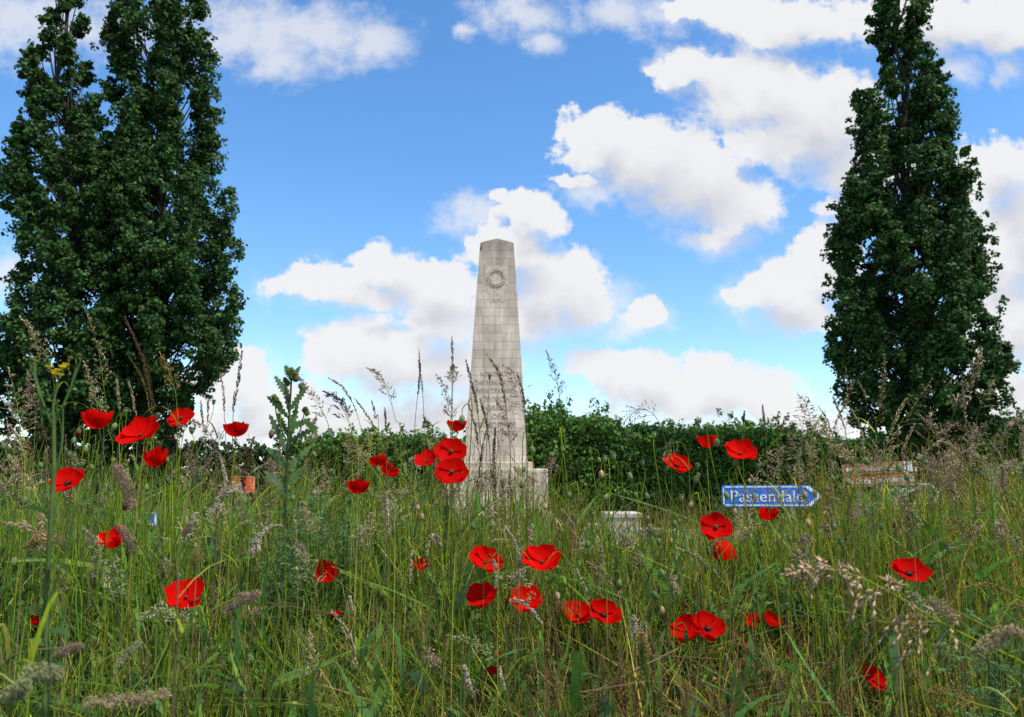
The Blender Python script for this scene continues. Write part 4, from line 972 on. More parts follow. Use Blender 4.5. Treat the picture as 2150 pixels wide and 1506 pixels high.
H = [  # left part, over the poplars and clouds
 ([(42, 665), (80, 715), (106, 770), (118, 850), (130, 1000)], 120, 'oat', 't', 1.8), ([(182, 655), (205, 730), (216, 800), (228, 900), (235, 1000)], 170, 'oat', 'm', 1.9),
 ([(262, 668), (288, 725), (310, 790), (322, 880), (338, 1000), (345, 1060)], 250, 'plume', 'd', 1.9), ([(335, 740), (360, 795), (371, 850), (376, 1000)], 95, 'oat', 'g', 1.9),
 ([(270, 748), (298, 795), (312, 850), (322, 960)], 110, 'spike', 'd', 2.0), ([(245, 798), (251, 860), (255, 960)], 70, 'spike', 't', 2.0), ([(270, 802), (281, 850), (286, 960)], 80, 'spike', 't', 2.1),
 ([(18, 775), (36, 850), (45, 940), (52, 1020)], 160, 'open', 't', 1.7), ([(58, 780), (66, 840), (72, 930)], 90, 'oat', 'p', 1.8), ([(176, 760), (196, 815), (208, 880), (216, 960)], 130, 'oat', 't', 1.8),
 ([(508, 740), (500, 800), (491, 850), (488, 930), (488, 1010)], 135, 'spike', 'd', 1.8, 1.25), ([(463, 785), (470, 830), (471, 880), (472, 960)], 85, 'spike', 'p', 1.9), ([(421, 842), (426, 890), (432, 960)], 60, 'spike', 'p', 2.0),
 ([(437, 838), (436, 880), (430, 960)], 50, 'spike', 'p', 2.0), ([(398, 884), (425, 893), (447, 925), (458, 985)], 105, 'oat', 'm', 1.8), ([(534, 920), (520, 960), (511, 1010), (508, 1080)], 130, 'plume', 'd', 1.7), ([(444, 990), (432, 1020), (424, 1070)], 80, 'spike', 'd', 1.8),
 ([(622, 783), (650, 825), (685, 880), (704, 960), (710, 1020)], 120, 'oat', 'p', 1.9), ([(690, 794), (718, 812), (742, 850), (758, 900), (775, 980)], 95, 'spike', 'p', 1.9), ([(682, 823), (705, 838), (726, 870), (742, 920), (752, 990)], 85, 'oat', 'd', 1.9, 1.3),
 ([(745, 838), (768, 868), (790, 910), (800, 980)], 95, 'spike', 'm', 2.0), ([(781, 842), (788, 875), (795, 930)], 50, 'spike', 'p', 2.1), ([(808, 856), (810, 890), (812, 960)], 40, 'spike', 'p', 2.1), ([(771, 773), (797, 786), (813, 820), (830, 880), (842, 960)], 100, 'oat', 'p', 1.9),
 ([(880, 736), (881, 790), (872, 880), (868, 980)], 95, 'spike', 'd', 2.0), ([(879, 758), (887, 820), (891, 900), (893, 980)], 70, 'spike', 'n', 2.05), ([(949, 709), (950, 770), (948, 850), (945, 960)], 60, 'spike', 'p', 1.9), ([(952, 765), (951, 800), (950, 860), (949, 940)], 45, 'oat', 'p', 2.0),
 ([(917, 788), (932, 812), (942, 860), (950, 940)], 110, 'oat', 'p', 1.9), ([(978, 757), (989, 800), (1001, 850), (1008, 920), (1012, 1020)], 120, 'spike', 'd', 1.9, 1.15), ([(1022, 745), (1047, 782), (1060, 840), (1068, 910), (1072, 1010)], 120, 'spike', 'g', 1.9, 1.25),
 ([(1058, 768), (1080, 786), (1096, 840), (1103, 900), (1106, 1000)], 125, 'open', 'p', 1.9), ([(1085, 783), (1096, 820), (1104, 880), (1108, 980)], 95, 'spike', 'd', 1.95), ([(1043, 842), (1060, 880), (1074, 930), (1082, 1020)], 95, 'oat', 'g', 1.9),
 ([(1147, 737), (1164, 780), (1175, 835), (1178, 900), (1182, 1030)], 105, 'oat', 'p', 1.9, .9), ([(1310, 892), (1325, 866), (1352, 860), (1378, 878), (1398, 930), (1410, 1010)], 90, 'open', 'p', 1.9), ([(1563, 864), (1561, 890), (1560, 960)], 30, 'spike', 'd', 2.2), ([(1601, 851), (1606, 900), (1611, 990)], 55, 'spike', 'm', 2.1),
 ([(1635, 878), (1634, 905), (1634, 980)], 32, 'spike', 'm', 2.2), ([(1646, 882), (1640, 910), (1636, 980)], 32, 'spike', 'm', 2.2), ([(1675, 828), (1692, 850), (1702, 890), (1710, 960)], 90, 'open', 'p', 1.9), ([(1698, 838), (1690, 870), (1682, 920), (1676, 1000)], 80, 'open', 'p', 1.95), ([(1732, 882), (1738, 920), (1745, 990)], 55, 'oat', 't', 2.0),
 ([(1748, 832), (1764, 870), (1778, 920), (1785, 1000)], 70, 'spike', 'p', 1.9), ([(1776, 772), (1779, 810), (1778, 880), (1776, 980)], 150, 'open', 't', 1.9, .9), ([(1857, 746), (1853, 800), (1846, 870), (1840, 960)], 160, 'oat', 'g', 1.9), ([(2062, 738), (2040, 790), (2010, 850), (1985, 920), (1970, 1000)], 150, 'oat', 't', 1.8, 1.35), ([(1958, 796), (1935, 830), (1905, 880), (1885, 960)], 130, 'open', 'm', 1.9),
 ([(2152, 862), (2130, 885), (2100, 925), (2080, 990)], 70, 'spike', 'p', 1.7, 1.3), ([(1392, 968), (1403, 940), (1425, 928), (1443, 950), (1448, 1020)], 60, 'brome', 't', 2.0, .5), ([(1040, 900), (1037, 950), (1036, 1000), (1040, 1080)], 130, 'plume', 'd', 1.8, .8), ([(1020, 905), (1012, 950), (1006, 1000), (1000, 1070)], 100, 'spike', 'd', 1.85), ([(984, 850), (996, 890), (1004, 940), (1008, 1020)], 90, 'spike', 'd', 1.9), ([(1008, 838), (1022, 890), (1028, 950), (1030, 1040)], 90, 'spike', 'd', 1.95), ([(1028, 790), (1020, 990)], 10, 'spike', 'd', 2.1),
 # pale heads down in the meadow
 ([(1040, 1235), (1042, 1200), (1030, 1165), (1020, 1180), (1015, 1250)], 60, 'plume', 'w', 1.6, .7), ([(861, 1222), (864, 1180), (868, 1150), (880, 1180), (885, 1250)], 65, 'spike', 'w', 1.7), ([(735, 1255), (738, 1285), (745, 1340)], 35, 'plume', 'w', 1.6, .7), ([(975, 1400), (985, 1440), (992, 1466), (998, 1500)], 70, 'spike', 'w', 1.35, 1.2), ([(1062, 1108), (1082, 1140), (1092, 1190), (1096, 1240)], 100, 'plume', 'w', 1.6, .6), ([(1129, 1150), (1133, 1168), (1137, 1210)], 35, 'plume', 'w', 1.65, .6),
 ([(1137, 1308), (1120, 1285), (1098, 1266), (1072, 1265), (1064, 1310), (1062, 1380)], 95, 'spike', 'w', 1.55, 1.2), ([(696, 1284), (718, 1310), (735, 1345), (748, 1400), (760, 1480)], 140, 'spike', 't', 1.4, 1.3), ([(940, 1335), (985, 1345), (1030, 1370), (1052, 1390), (1062, 1460)], 120, 'oat', 'n', 1.5), ([(1205, 1085), (1202, 1120), (1198, 1165), (1192, 1230)], 90, 'plume', 'g', 1.75, .7), ([(1060, 1445), (1050, 1410), (1055, 1380)], 50, 'spike', 'w', 1.5),
 ([(540, 1140), (560, 1110), (590, 1105), (612, 1125), (618, 1180)], 70, 'spike', 't', 1.6), ([(530, 1165), (545, 1130), (565, 1120), (575, 1160), (580, 1230)], 60, 'oat', 'w', 1.55), ([(460, 1045), (478, 1030), (505, 1030), (520, 1050), (524, 1110)], 70, 'oat', 'w', 1.6), ([(920, 1400), (900, 1380), (880, 1372), (868, 1400), (864, 1460)], 50, 'oat', 't', 1.5), ([(650, 1325), (648, 1360), (655, 1410), (660, 1480)], 120, 'oat', 't', 1.45), ([(290, 1300), (320, 1285), (360, 1290), (385, 1310), (395, 1400)], 120, 'oat', 'n', 1.3, 1.1), ([(205, 1130), (210, 1180), (215, 1230), (220, 1330)], 120, 'oat', 'n', 1.4), ([(245, 1170), (240, 1230), (238, 1330)], 100, 'oat', 'n', 1.45),
 ([(8, 1098), (50, 1105), (90, 1125), (118, 1150), (135, 1230)], 115, 'spike', 't', 1.2, 1.1),
]
for a_ in H: G_(*a_)
F_ = [  # foreground heads close to the lens
 ([(252, 990), (272, 1020), (290, 1052), (318, 1085), (350, 1200), (370, 1330)], 78, 'cocksfoot', 'p', .95, .72, 'purple tufted cocksfoot head nearest the ragged poppy, leaning left'),
 ([(256, 1112), (275, 1130), (298, 1152), (340, 1220), (372, 1330)], 50, 'cocksfoot', 'p', 1.0, .55, 'purplish cocksfoot head overlapping the folded poppy'),
 ([(398, 1102), (385, 1115), (372, 1128), (362, 1180), (372, 1280)], 30, 'cocksfoot', 'p', 1.15, .45, 'small purplish cocksfoot head between the ragged poppy and the big lower one'),
 ([(534, 1248), (505, 1254), (465, 1270), (420, 1300), (375, 1345), (350, 1460)], 74, 'cocksfoot', 'p', .95, .62, 'purple cocksfoot head lying sideways right of the big lower left poppy'),
 ([(163, 1358), (140, 1360), (108, 1362), (50, 1370), (10, 1395), (-20, 1500)], 56, 'cocksfoot', 'p', .9, .55, 'pinkish cocksfoot head lying sideways below the tiny lower left poppies'),
 ([(115, 1412), (85, 1404), (45, 1388), (50, 1450), (55, 1520)], 70, 'cocksfoot', 'n', .72, .75, 'pale greenish tufted head, upper one at the bottom left corner'),
 ([(45, 1440), (20, 1450), (-10, 1440), (-15, 1520)], 60, 'cocksfoot', 'n', .7, .75, 'pale greenish tufted head cut by the edge at the bottom left corner'),
 ([(340, 1457), (290, 1452), (178, 1434), (110, 1445), (50, 1470), (20, 1530)], 165, 'cocksfoot', 't', .85, .72, 'long tan and purple tufted head lying along the bottom at left'),
 ([(248, 1392), (262, 1370), (285, 1350), (300, 1400), (310, 1480)], 50, 'cocksfoot', 'n', 1.0, .5, 'small pale grey tufted head left of the tall bright green stem'),
 ([(1636, 1216), (1680, 1200), (1740, 1196), (1810, 1214), (1890, 1255), (1960, 1298), (2050, 1345), (2160, 1400), (2220, 1480)], 400, 'brome', 'k', .95, 1.0, 'big arching tan panicle with drooping spikelets across the right foreground'),
 ([(2122, 1325), (2095, 1330), (2050, 1370), (2100, 1400), (2180, 1430)], 90, 'cocksfoot', 't', .85, .75, 'fluffy tan tufted head under the big arching panicle at the right edge'),
 ([(1960, 1262), (1990, 1275), (2020, 1290), (2080, 1320), (2180, 1370)], 70, 'cocksfoot', 't', .95, .62, 'fluffy tan tufted head resting on top of the big arching panicle'),
 ([(2020, 1234), (2070, 1228), (2120, 1245), (2170, 1275), (2200, 1350)], 130, 'spike', 'g', 1.15, 1.0, 'golden arching spike reaching in from the right edge above the tufted heads'),
 ([(1945, 1452), (1990, 1456), (2040, 1475), (2120, 1500), (2170, 1540)], 130, 'oat', 'g', 1.1, .8, 'tan arching grass head reaching in along the bottom right'),
 ([(2105, 1272), (2140, 1272), (2180, 1290), (2210, 1350)], 70, 'spike', 'g', 1.15, .8, 'short golden spike below the longer one at the right edge'),
]
for p_, hl_, k_, c_, Y_, s_, lb_ in F_: G_(p_, hl_, k_, c_, Y_, s_, .0013, lb_, None, True)
# more countable stalks standing above the canopy, thickest to the right and left
for k in range(118):
    r_ = RNG.random()
    x_ = RNG.uniform(1640, 2150) if r_ < .56 else RNG.uniform(-10, 420) if r_ < .76 else RNG.uniform(560, 960) if r_ < .88 else RNG.uniform(960, 1640)
    cy = capy(x_)
    tip = cy - RNG.gamma(1.6, 34) + 12
    if 1765 < x_ < 1930 and RNG.random() < .5: continue
    if x_ > 1640: tip = min(tip, 990 - RNG.gamma(1.5, 35)); tip = max(tip, 800)
    lean = RNG.normal(0, 34); bend = RNG.normal(0, 18); Y_ = RNG.uniform(1.6, 2.7); hl_ = RNG.uniform(55, 120) * 1.9 / Y_
    mid = (x_ + lean * .85 + bend, tip + 110)
    if any(((q_[0] - x_ - lean * f_) / (q_[2] * .62)) ** 2 + ((q_[1] - tip - dy_) / (q_[3] * .75)) ** 2 < 1 and Y_ < 2.2 for q_ in POPPIES for f_, dy_ in ((0, 0), (.3, 20), (.5, 45), (.7, 80), (.85, 110), (.9, 150), (.95, 190))): continue
    kind = RNG.choice(['oat', 'open', 'spike'], p=[.42, .36, .22] if x_ > 1500 else [.45, .15, .40])
    ck = RNG.choice(['t', 'p', 'm', 'd', 'g'], p=[.36, .24, .2, .08, .12])
    G_([(x_, tip), (x_ + lean * .45 + bend, tip + 40), (x_ + lean * .85 + bend, tip + 110), (x_ + lean, tip + 230)], hl_, kind, ck, Y_, RNG.uniform(.8, 1.1), .0009)

# ---- thistle, yellow-flowered plant, bluish feathery plant
def zig_leaf(g, A, d, L, Wd, col, up=.25, sag=.5, K=17, amp=.55):
    e = np.linspace(0, 1, K)[:, None]; d = unit(np.asarray(d, float))
    P = np.asarray(A) + d * L * e + np.array((0, 0, 1.)) * L * (up * e - sag * e ** 2)
    t = e[:, 0]; wv = Wd * np.sin(np.pi * np.clip(t * .93 + .07, 0, 1)) ** .7 * (1 - amp * (np.arange(K) % 2))
    sd = unit(np.cross(d, np.array((RNG.normal(0, .4), -1., RNG.normal(0, .4)))))
    ribbons(g, P[None], wv[None], sd[None], np.asarray(col)[None])
def build_thistle():
    Y = 2.05
    pts = [(613, 772), (610, 830), (606, 900), (604, 960), (598, 1100)]
    W = at(np.array(pts)[:, 0], np.array(pts)[:, 1], Y); f = W[-1]
    W = np.concatenate((W, [[f[0], f[1], float(gz(f[0], f[1])) - .01]]))
    root = tag(empty('thistle_plant', tuple(W[-1])), 'spiky green thistle with toothed leaves standing against the clouds left of the obelisk', 'thistle')
    C = spline(W[::-1], 30); g = Geo(); tubes(g, C[None], np.linspace(.0048, .0022, 30)[None], np.array([[.085, .13, .045]]), 6)
    side = [((604, 905), (585, 850)), ((606, 890), (632, 812)), ((603, 950), (640, 862)), ((608, 850), (600, 800)), ((604, 930), (575, 835))]
    ends = []
    for a, b in side:
        B = spline(at(np.array([a[0], (a[0] + b[0]) / 2 + (b[0] - a[0]) * .18, b[0]]), np.array([a[1], (a[1] + b[1]) / 2 + 4, b[1]]), Y + RNG.normal(0, .015, 3)), 9)
        tubes(g, B[None], np.linspace(.0026, .0014, 9)[None], np.array([[.085, .13, .045]]), 5); ends.append(B[-1])
    g.build('stem', M_VEG, root, smooth=True)
    lv = [((608, 840), (577, 790)), ((606, 878), (561, 833)), ((608, 862), (646, 812)), ((607, 868), (597, 796)), ((604, 905), (652, 880)), ((602, 950), (566, 872)), ((604, 930), (668, 898)), ((603, 985), (560, 940)), ((602, 990), (655, 935)),
          ((610, 800), (630, 770)), ((611, 795), (598, 768)), ((604, 915), (582, 868)), ((640, 885), (664, 905)), ((606, 930), (624, 850)), ((600, 1020), (640, 980)), ((600, 1030), (556, 990))]
    for a, b in lv:
        A, Bq = at(*a, Y), at(*b, Y + RNG.normal(0, .03)); g = Geo(); d = Bq - A
        zig_leaf(g, A, d, np.linalg.norm(d) * 1.05, .025, (.12, .22, .070) if RNG.random() < .6 else (.13, .18, .11), .12, .12)
        g.build('leaf', M_VEG, root)
    for c in [at(613, 778, Y), at(607, 784, Y), at(619, 786, Y), at(612, 795, Y), at(621, 797, Y)] + ends + [e + np.array((.006, 0, -.008)) for e in ends]:
        g = Geo(); r = .0075 * RNG.uniform(.75, 1.1); ax = unit(np.array((RNG.normal(0, .25), RNG.normal(0, .2), 1)))
        lathe(g, [(0, -r), (r * .7, -r * .7), (r, 0), (r * .8, r * .9), (r * .4, r * 1.5), (0, r * 1.6)], c, ax, 8, (.12, .17, .045))
        n = 26; d = rnd_unit(n) * np.array((1, 1, .8)) + ax * .5; kites(g, c + unit(d) * r * .8, unit(d), np.full(n, r * .9), np.full(n, r * .35), np.tile((.15, .19, .06), (n, 1)))
        g.build('flower_bud', M_VEG, root)
    PROTECT.append((610, 860, 45, 95, Y, .9))
build_thistle()
def build_yellow():
    Y = 1.05
    main = [(112, 868), (113, 930), (112, 1010), (100, 1200), (96, 1330), (93, 1510)]
    W = at(np.array(main)[:, 0], np.array(main)[:, 1], Y); f = W[-1]
    W = np.concatenate((W, [[f[0], f[1], float(gz(f[0], f[1])) - .02]]))
    root = tag(empty('yellow_wildflower', tuple(W[-1])), 'tall thick-stalked plant with small yellow flowers rising before the slimmer left poplar', 'wildflower')
    g = Geo(); C = spline(W[::-1], 30); gc = np.array([[.115, .19, .055]])
    tubes(g, C[None], np.linspace(.0046, .0022, 30)[None], gc, 7)
    br = [[(113, 890), (112, 850), (122, 800), (119, 783)], [(118, 812), (128, 788), (137, 775)], [(113, 900), (88, 840), (70, 770), (62, 752)], [(74, 790), (74, 765), (72, 755)], [(113, 895), (140, 835), (165, 770), (172, 750)], [(150, 810), (160, 770), (158, 752)], [(112, 1010), (130, 930), (132, 850)], [(98, 1280), (140, 1150), (160, 1060)], [(95, 1400), (130, 1300), (150, 1220)], [(90, 900), (82, 830), (62, 760)]]
    tips = []
    for b in br:
        b = np.array(b, float); B = spline(at(b[:, 0], b[:, 1], Y + RNG.normal(0, .02)), 12); tubes(g, B[None], np.linspace(.0020, .0009, 12)[None], gc, 5); tips.append(B[-1])
    g.build('stem', M_VEG, root, smooth=True)
    for i, tpt in enumerate(tips):
        for q in range(7 if i < 3 else 5):
            c = tpt + RNG.normal(0, .0055, 3) * np.array((1.3, 1, .6)); g = Geo()
            yel = i == 0 or (i == 1 and q < 2)
            lathe(g, [(0, -.0022), (.0014, -.0012), (.0017, .0006), (.0011, .0024), (0, .0028)], c, (0, 0, 1), 7, (.16, .20, .05) if not yel else (.30, .30, .04))
            fb = g.build('flower_bud' if not yel else 'flower', M_VEG, root, smooth=True)
            if yel:
                g = Geo(); n = 14; a = np.arange(n) / n * 6.283; d = unit(np.stack((np.cos(a), np.sin(a), np.full(n, .5)), -1))
                kites(g, np.repeat((c + np.array((0, 0, .0025)))[None], n, 0), d, np.full(n, .0055), np.full(n, .0026), np.tile((.75, .60, .03), (n, 1))); g.build('petals', M_VEG, fb)
    for y_, dx in ((1330, 60), (1290, -50), (1200, 40), (1400, 70), (1080, -40)):
        A = at(100, y_, Y); Bq = at(100 + dx, y_ - 22, Y - .03); g = Geo(); zig_leaf(g, A, Bq - A, .055, .010, (.11, .19, .06), .2, .5, 13, .35); g.build('leaf', M_VEG, root)
    PROTECT.append((104, 1180, 14, 260, Y, .7))
build_yellow()
def build_feathery():
    for (px_, py_, sc, Y, lb) in ((655, 1120, 1.0, 2.05, 'bluish green feathery leaved plant above the poppy with one upright petal'), (600, 1180, .8, 1.9, 'lower bluish feathery plant left of the poppy with one upright petal'), (720, 1090, .75, 2.15, 'bluish feathery plant right of the larger one, under the domed poppy'),
                              (2080, 1395, .7, 1.3, 'bluish green feathery plant under the tufted heads at the right edge')):
        c = at(px_, py_, Y); b = np.array((c[0], Y, float(gz(c[0], Y)) - .01)); root = tag(empty('feathery_plant', tuple(b)), lb, 'plant')
        gs, gl = Geo(), Geo()
        for k in range(int(16 * sc) + 3):
            top = c + np.array((RNG.normal(0, .055), RNG.normal(0, .04), RNG.normal(.01, .05))) * sc
            P = spline([b + RNG.normal(0, .012, 3) * np.array((1, 1, 0)), (b + top) / 2 + RNG.normal(0, .015, 3), top], 14)
            tubes(gs, P[None], np.linspace(.0016, .0007, 14)[None], np.array([[.07, .12, .06]]), 4)
            m = 26; i = RNG.integers(4, 14, m); az = RNG.uniform(0, 6.28, m); L = RNG.uniform(.018, .042, m) * sc
            d = unit(np.stack((np.cos(az), np.sin(az), RNG.uniform(-.1, .9, m)), -1)); e = np.linspace(0, 1, 5)[None, :, None]
            A = P[i]; Bc = A[:, None] + d[:, None] * L[:, None, None] * e - np.array((0, 0, 1.)) * (L * .25)[:, None, None] * e ** 2
            col = leaf_cols(m, (.125, .235, .085), .2, .06)
            ribbons(gl, Bc, np.tile(np.array((.4, 1, .5, .9, .1)) * .0036, (m, 1)), unit(np.cross(d, rnd_unit(m))), col)
            for f in (.35, .6, .85):
                for s_ in (-1, 1):
                    sd = unit(np.cross(d, np.array((0, 0, 1.)))) * s_
                    kites(gl, A + d * (L * f)[:, None], unit(d * .6 + sd), L * .42, np.full(m, .0022), col)
        gs.build('stem', M_VEG, root, smooth=True); gl.build('foliage', M_VEG, root)
build_feathery()

# ---- uncountable growth: blades, stems, weeds, dry litter
PROTECT += [(1618, 1043, 105, 20, 11, .70), (1846, 985, 82, 24, 11, .55), (1310, 1105, 40, 28, 20, .5), (522, 1015, 14, 17, 11, .85), (322, 1092, 8, 10, 9, .85)]
PR = np.array(PROTECT)
def visible(P):
    """which loose strands may stay: those that do not cross in front of a flower or a sign"""
    K = P.shape[1]
    if K > 1:                                                               # look between the joints as well
        xi = np.linspace(0, K - 1.001, 4 * K); i = xi.astype(int); f = (xi - i)[None, :, None]; Q = P[:, i] * (1 - f) + P[:, i + 1] * f
    else: Q = P
    x, y = proj(Q); keep = np.ones(len(P), bool); dep = Q[..., 1]
    for cx, cy, rx, ry, Yp, pr in PR:
        hit = ((((x - cx) / rx) ** 2 + ((y - cy) / ry) ** 2 < 1) & (dep < Yp + .03)).any(1)
        keep &= ~(hit & (RNG.random(len(P)) < pr))
    return keep
def scatter(n, y0=1.0, y1=3.7, pw=1.0, wide=False):
    Y = y0 + (y1 - y0) * RNG.random(n) ** pw
    X = RNG.uniform(-1, 1, n) * ((.70 * Y + .35) if not wide else (.70 * Y + 2.5))
    return X, Y
def capped(X, Y, gz0, h, over=0.0):
    """height limited so that the closed canopy keeps the uneven line it has along the bank"""
    px, _ = proj(np.stack((X, Y, np.full_like(X, 1.6)), -1))
    lay = np.interp(Y, (1.0, 1.3, 1.6, 2.0, 2.4, 2.8), (1600, 1480, 1330, 1165, 1035, 935)) + RNG.normal(0, 38, len(X)) - 150 * (RNG.random(len(X)) < .06)
    lim = z_at(np.maximum(capy(px) + RNG.normal(0, 16, len(X)) - over, lay), Y) - gz0
    return np.minimum(h, np.maximum(lim, .05))
def strands(n, hmin, hmax, lean, K, y0=1.0, y1=3.7, over=0.0, droop=.35, pw=1.0, wide=False, xr=None):
    X, Y = scatter(n, y0, y1, pw, wide)
    if xr is not None: X = RNG.uniform(xr[0], xr[1], n) * Y
    g0 = gz(X, Y) - .01
    h = capped(X, Y, g0, RNG.uniform(hmin, hmax, n), over)
    az = RNG.uniform(0, 2 * math.pi, n); ln = np.abs(RNG.normal(0, lean, n)) * h
    t = np.linspace(0, 1, K)[None, :, None]
    d = np.stack((np.cos(az), np.sin(az), np.zeros(n)), -1)
    dr = RNG.random(n) ** 2 * droop * np.minimum(1.0, ln / (h * .4 + 1e-6))
    wob = (RNG.normal(0, .022, (n, 1, 3)) * np.sin(t * 3.1) + RNG.normal(0, .012, (n, 1, 3)) * np.sin(t * 6.3)) * np.array((1, 1, .3)) * np.minimum(1, h / .4)[:, None, None]
    P = np.stack((X, Y, g0), -1)[:, None] + d[:, None] * ln[:, None, None] * t ** 1.8 + np.array((0, 0, 1.)) * h[:, None, None] * (t - dr[:, None, None] * t ** 3) + wob
    return P, d, h
def region_cols(P, pal, n):
    """greener and bluer to the left, yellower to the right: the mix of plants changes along the bank"""
    c = pick(pal, n, .24); x = np.clip(P[:, 0, 0] / 1.5, -1, 1)[:, None]
    c = c * (1 + x * np.array((.22, .05, -.14)))
    q = P[:, 0, 0] / P[:, 0, 1]; brown = (RNG.random(n) < .68 * np.clip((2.15 - P[:, 0, 1]) / .6, 0, 1) * np.clip(1.2 - np.abs(q - .22) / .28, .12, 1))[:, None]
    return np.clip(np.where(brown, pick([(.19, .11, .055), (.26, .18, .09), (.14, .075, .04), (.20, .09, .05)], n), c), .003, .8)
def finish(name, g, label, material): tag(g.build(name, material), label, None, None, 'stuff')
# grass blades
g = Geo()
for n, a, b, ln, wd, wide in ((13000, .25, .70, .42, .0050, False), (9000, .15, .5, .7, .0070, False), (8000, .3, .7, .4, .0050, True)):
    P, d, h = strands(n, a, b, ln, 7, wide=wide); k = visible(P); P, d = P[k], d[k]; n = len(P)
    sd = unit(np.stack((-d[:, 1], d[:, 0], RNG.normal(0, .25, n)), -1)); tw = RNG.normal(0, .5, n)[:, None]; sd = unit(sd + d * tw)
    t = np.linspace(0, 1, 7); W = (wd * RNG.uniform(.5, 1.15, n))[:, None] * (np.clip(1.05 - t ** 2.2, 0, 1) * np.clip(.5 + t * 2, 0, 1))[None]
    ribbons(g, P, W, sd, region_cols(P, GREEN, n))
finish('grass', g, 'green grass blades covering the bank', M_VEG)
P, d, h = strands(130, .40, .66, .10, 7, y0=1.22, y1=1.5, droop=.1, xr=(-.445, -.405)); k = visible(P); P, d = P[k], d[k]   # bright tuft at lower left
ribbons(g, P, np.full((len(P), 7), .0042) * np.linspace(1, .35, 7), unit(np.stack((np.ones(len(P)), RNG.normal(0, .4, len(P)), np.zeros(len(P))), -1)), pick([(.19, .36, .012), (.15, .30, .014)], len(P)))
# fine upright stems
g = Geo()
P, d, h = strands(4200, .40, .80, .30, 7, over=18, droop=.05); k = visible(P); P = P[k]; n = len(P)
cs = region_cols(P, [GREEN[0], GREEN[1], GREEN[3], GREEN[5], (.26, .21, .10), (.20, .13, .07), (.11, .10, .04)], n)
tubes(g, P, np.linspace(.00125, .0006, 7)[None] * RNG.uniform(.7, 1.5, (n, 1)), cs, 3)
P, d, h = strands(330, .5, .95, .14, 7, y0=1.7, y1=3.0, over=85, droop=.05, xr=(-.10, .11)); k = visible(P); P = P[k]   # loose stems before the monument's base
tubes(g, P, np.linspace(.0012, .0006, 7)[None] * np.ones((len(P), 1)), pick(GREEN[:4] + [(.24, .20, .09)], len(P)), 3)
for n_, xr_, ov in ((1300, (-.02, .70), 40), (500, (-.70, -.05), 45)):
    P, d, h = strands(n_, .45, .95, .22, 7, y0=1.4, y1=3.2, over=ov, droop=.08, xr=xr_); k = visible(P); P = P[k]   # straw-coloured stems
    tubes(g, P, np.linspace(.0011, .0006, 7)[None] * np.ones((len(P), 1)), pick([(.50, .40, .20), (.42, .32, .14), (.34, .22, .10), (.36, .36, .10)], len(P)), 3)
finish('grass_stems', g, 'thin upright stems among the grass', M_VEG)
# seed heads lost in the mass
g = Geo()
for k in range(360):
    Y_ = RNG.uniform(1.3, 2.8); x_ = RNG.uniform(-20, 2170); cy = capy(x_); low = 1.6 - float(gz(at(x_, 1000, Y_)[0], Y_)) - .18
    ymax = 753 - (math.tan(math.atan2(-low, Y_) - PITCH)) * FPX
    tip = min(cy + abs(RNG.normal(0, 1)) * 130 - 10, ymax - 20)
    if any(((x_ - q[0]) / (q[2] + 10)) ** 2 + ((tip + 30 - q[1]) / (q[3] + 32)) ** 2 < 1 and Y_ < q[4] and RNG.random() < .9 for q in PROTECT): continue
    lean = RNG.normal(0, 40); kind = RNG.choice(['oat', 'open', 'spike', 'plume'], p=[.46, .22, .27, .05])
    dn = RNG.random() < .3
    pts = [(x_, tip), (x_ + lean * .5, tip + 25 - 42 * dn), (x_ + lean * 1.1, tip + 90 - 40 * dn), (x_ + lean * 1.3, tip + 200)]
    G_(pts, RNG.uniform(45, 95) * 1.7 / Y_, kind, RNG.choice(['t', 'p', 'm', 'w', 'g', 'n'], p=[.30, .10, .14, .10, .14, .22]), Y_, RNG.uniform(.75, 1.05), .0009, None, g)
finish('seeding_grass', g, 'mixed seeding grass heads sunk in the green mass', M_DRY)
# broad and lobed weeds low down
g = Geo()
for n, a, b, ln, K, wd, pal, zig in ((5200, .15, .55, .9, 9, .020, [(.075, .19, .030), (.10, .23, .035), (.14, .26, .035), (.070, .165, .055)], .0), (6500, .2, .6, .8, 13, .020, [(.085, .20, .050), (.105, .23, .060), (.15, .26, .045)], .62)):
    P, d, h = strands(n, a, b, ln, K, y0=1.35, droop=.8); k = visible(P); P, d = P[k], d[k]; n = len(P)
    i0 = K // 3; base = P[:, :1] * .45 + P[:, -1:] * .55; P = base + (P - P[:, :1]) * RNG.uniform(.25, .5, (n, 1, 1))
    t = np.linspace(0, 1, K); W = (wd * RNG.uniform(.45, 1.2, n))[:, None] * (np.sin(np.pi * np.clip(t * .92 + .06, 0, 1)) ** .8 * (1 - zig * (np.arange(K) % 2)))[None]
    sd = unit(np.stack((-d[:, 1], d[:, 0], RNG.normal(0, .5, n)), -1)); ribbons(g, P, W, sd, pick(pal, n, .24))
P, d, h = strands(1900, .2, .62, .9, 9, y0=1.25, droop=.9, xr=(-.68, .12)); k = visible(P); P, d = P[k], d[k]; n = len(P)
base = P[:, :1] * .4 + P[:, -1:] * .6; P = base + (P - P[:, :1]) * RNG.uniform(.16, .32, (n, 1, 1)) * np.array((1, 1, .7))
t = np.linspace(0, 1, 9); W = (.030 * RNG.uniform(.5, 1.15, n))[:, None] * (np.sin(np.pi * np.clip(t * .9 + .07, 0, 1)) ** .75)[None]
sd = unit(np.stack((-d[:, 1], d[:, 0], RNG.normal(0, .6, n)), -1)); ribbons(g, P, W, sd, pick([(.10, .205, .060), (.14, .25, .055), (.085, .17, .075), (.18, .27, .06)], n))
finish('weeds', g, 'low leafy weeds between the grass', M_VEG)
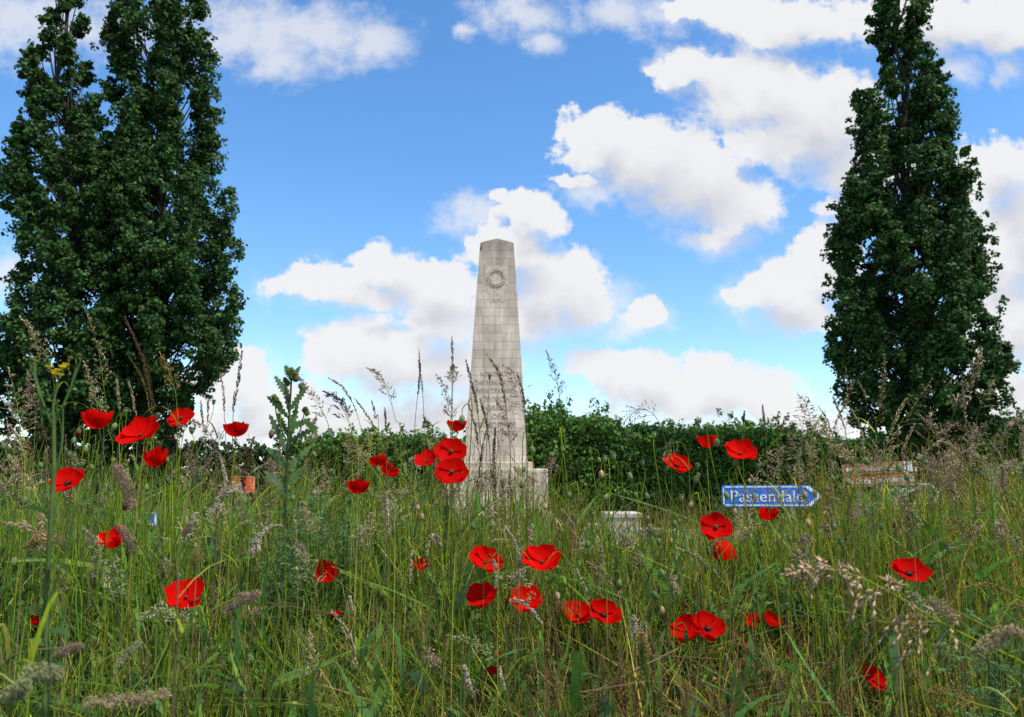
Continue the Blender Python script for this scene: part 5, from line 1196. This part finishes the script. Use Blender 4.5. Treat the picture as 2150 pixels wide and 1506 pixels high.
# dry brown tangle near the foot of the bank, thickest right of the middle
g = Geo()
for n, xr in ((3600, (-.05, .5)), (1600, (-.7, .7))):
    P, d, h = strands(n, .10, .40, 1.0, 7, .95, 2.3, droop=.9, xr=xr); k = visible(P); P, d = P[k], d[k]; n = len(P)
    W = (.0026 * RNG.uniform(.4, 1.5, n))[:, None] * np.ones((1, 7)); sd = unit(np.stack((-d[:, 1], d[:, 0], RNG.normal(0, .4, n)), -1))
    ribbons(g, P, W, sd, pick([(.15, .085, .045), (.20, .13, .07), (.11, .055, .032), (.28, .21, .12), (.17, .07, .04)], n))
n = 1500; X, Y = scatter(n, .95, 2.3); X = np.where(RNG.random(n) < .7, RNG.uniform(0, .5, n) * Y, X); Z = gz(X, Y) + RNG.random(n) ** 1.5 * .26; C = np.stack((X, Y, Z), -1)
k = visible(C[:, None]); C = C[k]; n = len(C); kites(g, C, rnd_unit(n), RNG.uniform(.012, .04, n), RNG.uniform(.005, .012, n), pick([(.15, .07, .04), (.20, .12, .055), (.10, .05, .03)], n), .2)
finish('dry_grass', g, 'dead brown grass and leaf litter at the foot of the bank', M_DRY)

# ---- labels for the small plants: place among the landmarks
def write_labels():
    ORD = ['nearest', 'second nearest', 'third nearest', 'fourth nearest', 'fifth nearest', 'sixth nearest', 'seventh nearest', 'eighth nearest']
    def sector(dx, dy): return ('right of' if dx > 0 else 'left of') if abs(dx) > abs(dy) else ('below' if dy > 0 else 'above')
    for ph in sorted({s[3] for s in SMALL}):
        mem = [s for s in SMALL if s[3] == ph]; best = {}
        for nm, lx, ly in LAND:
            sec = {}
            for s in mem:
                dx, dy = s[1] - lx, s[2] - ly; sec.setdefault(sector(dx, dy), []).append((math.hypot(dx, dy), s))
            for sn, lst in sec.items():
                lst.sort(key=lambda q: q[0])
                for r_, (dist, s) in enumerate(lst):
                    if r_ >= len(ORD): break
                    key = (dist * (1 + .6 * r_), '%s, %s %s the %s' % (ph, ORD[r_], sn, nm))
                    if s[0].name not in best or key < best[s[0].name]: best[s[0].name] = key
        for s in mem:
            grass = s[0].name.startswith('grass')
            tag(s[0], best[s[0].name][1], 'grass' if grass else 'poppy bud' if 'bud' in s[0].name else 'seed capsule',
                'seeding grass stalks in the meadow' if grass else 'poppy buds and seed capsules in the meadow')
write_labels()
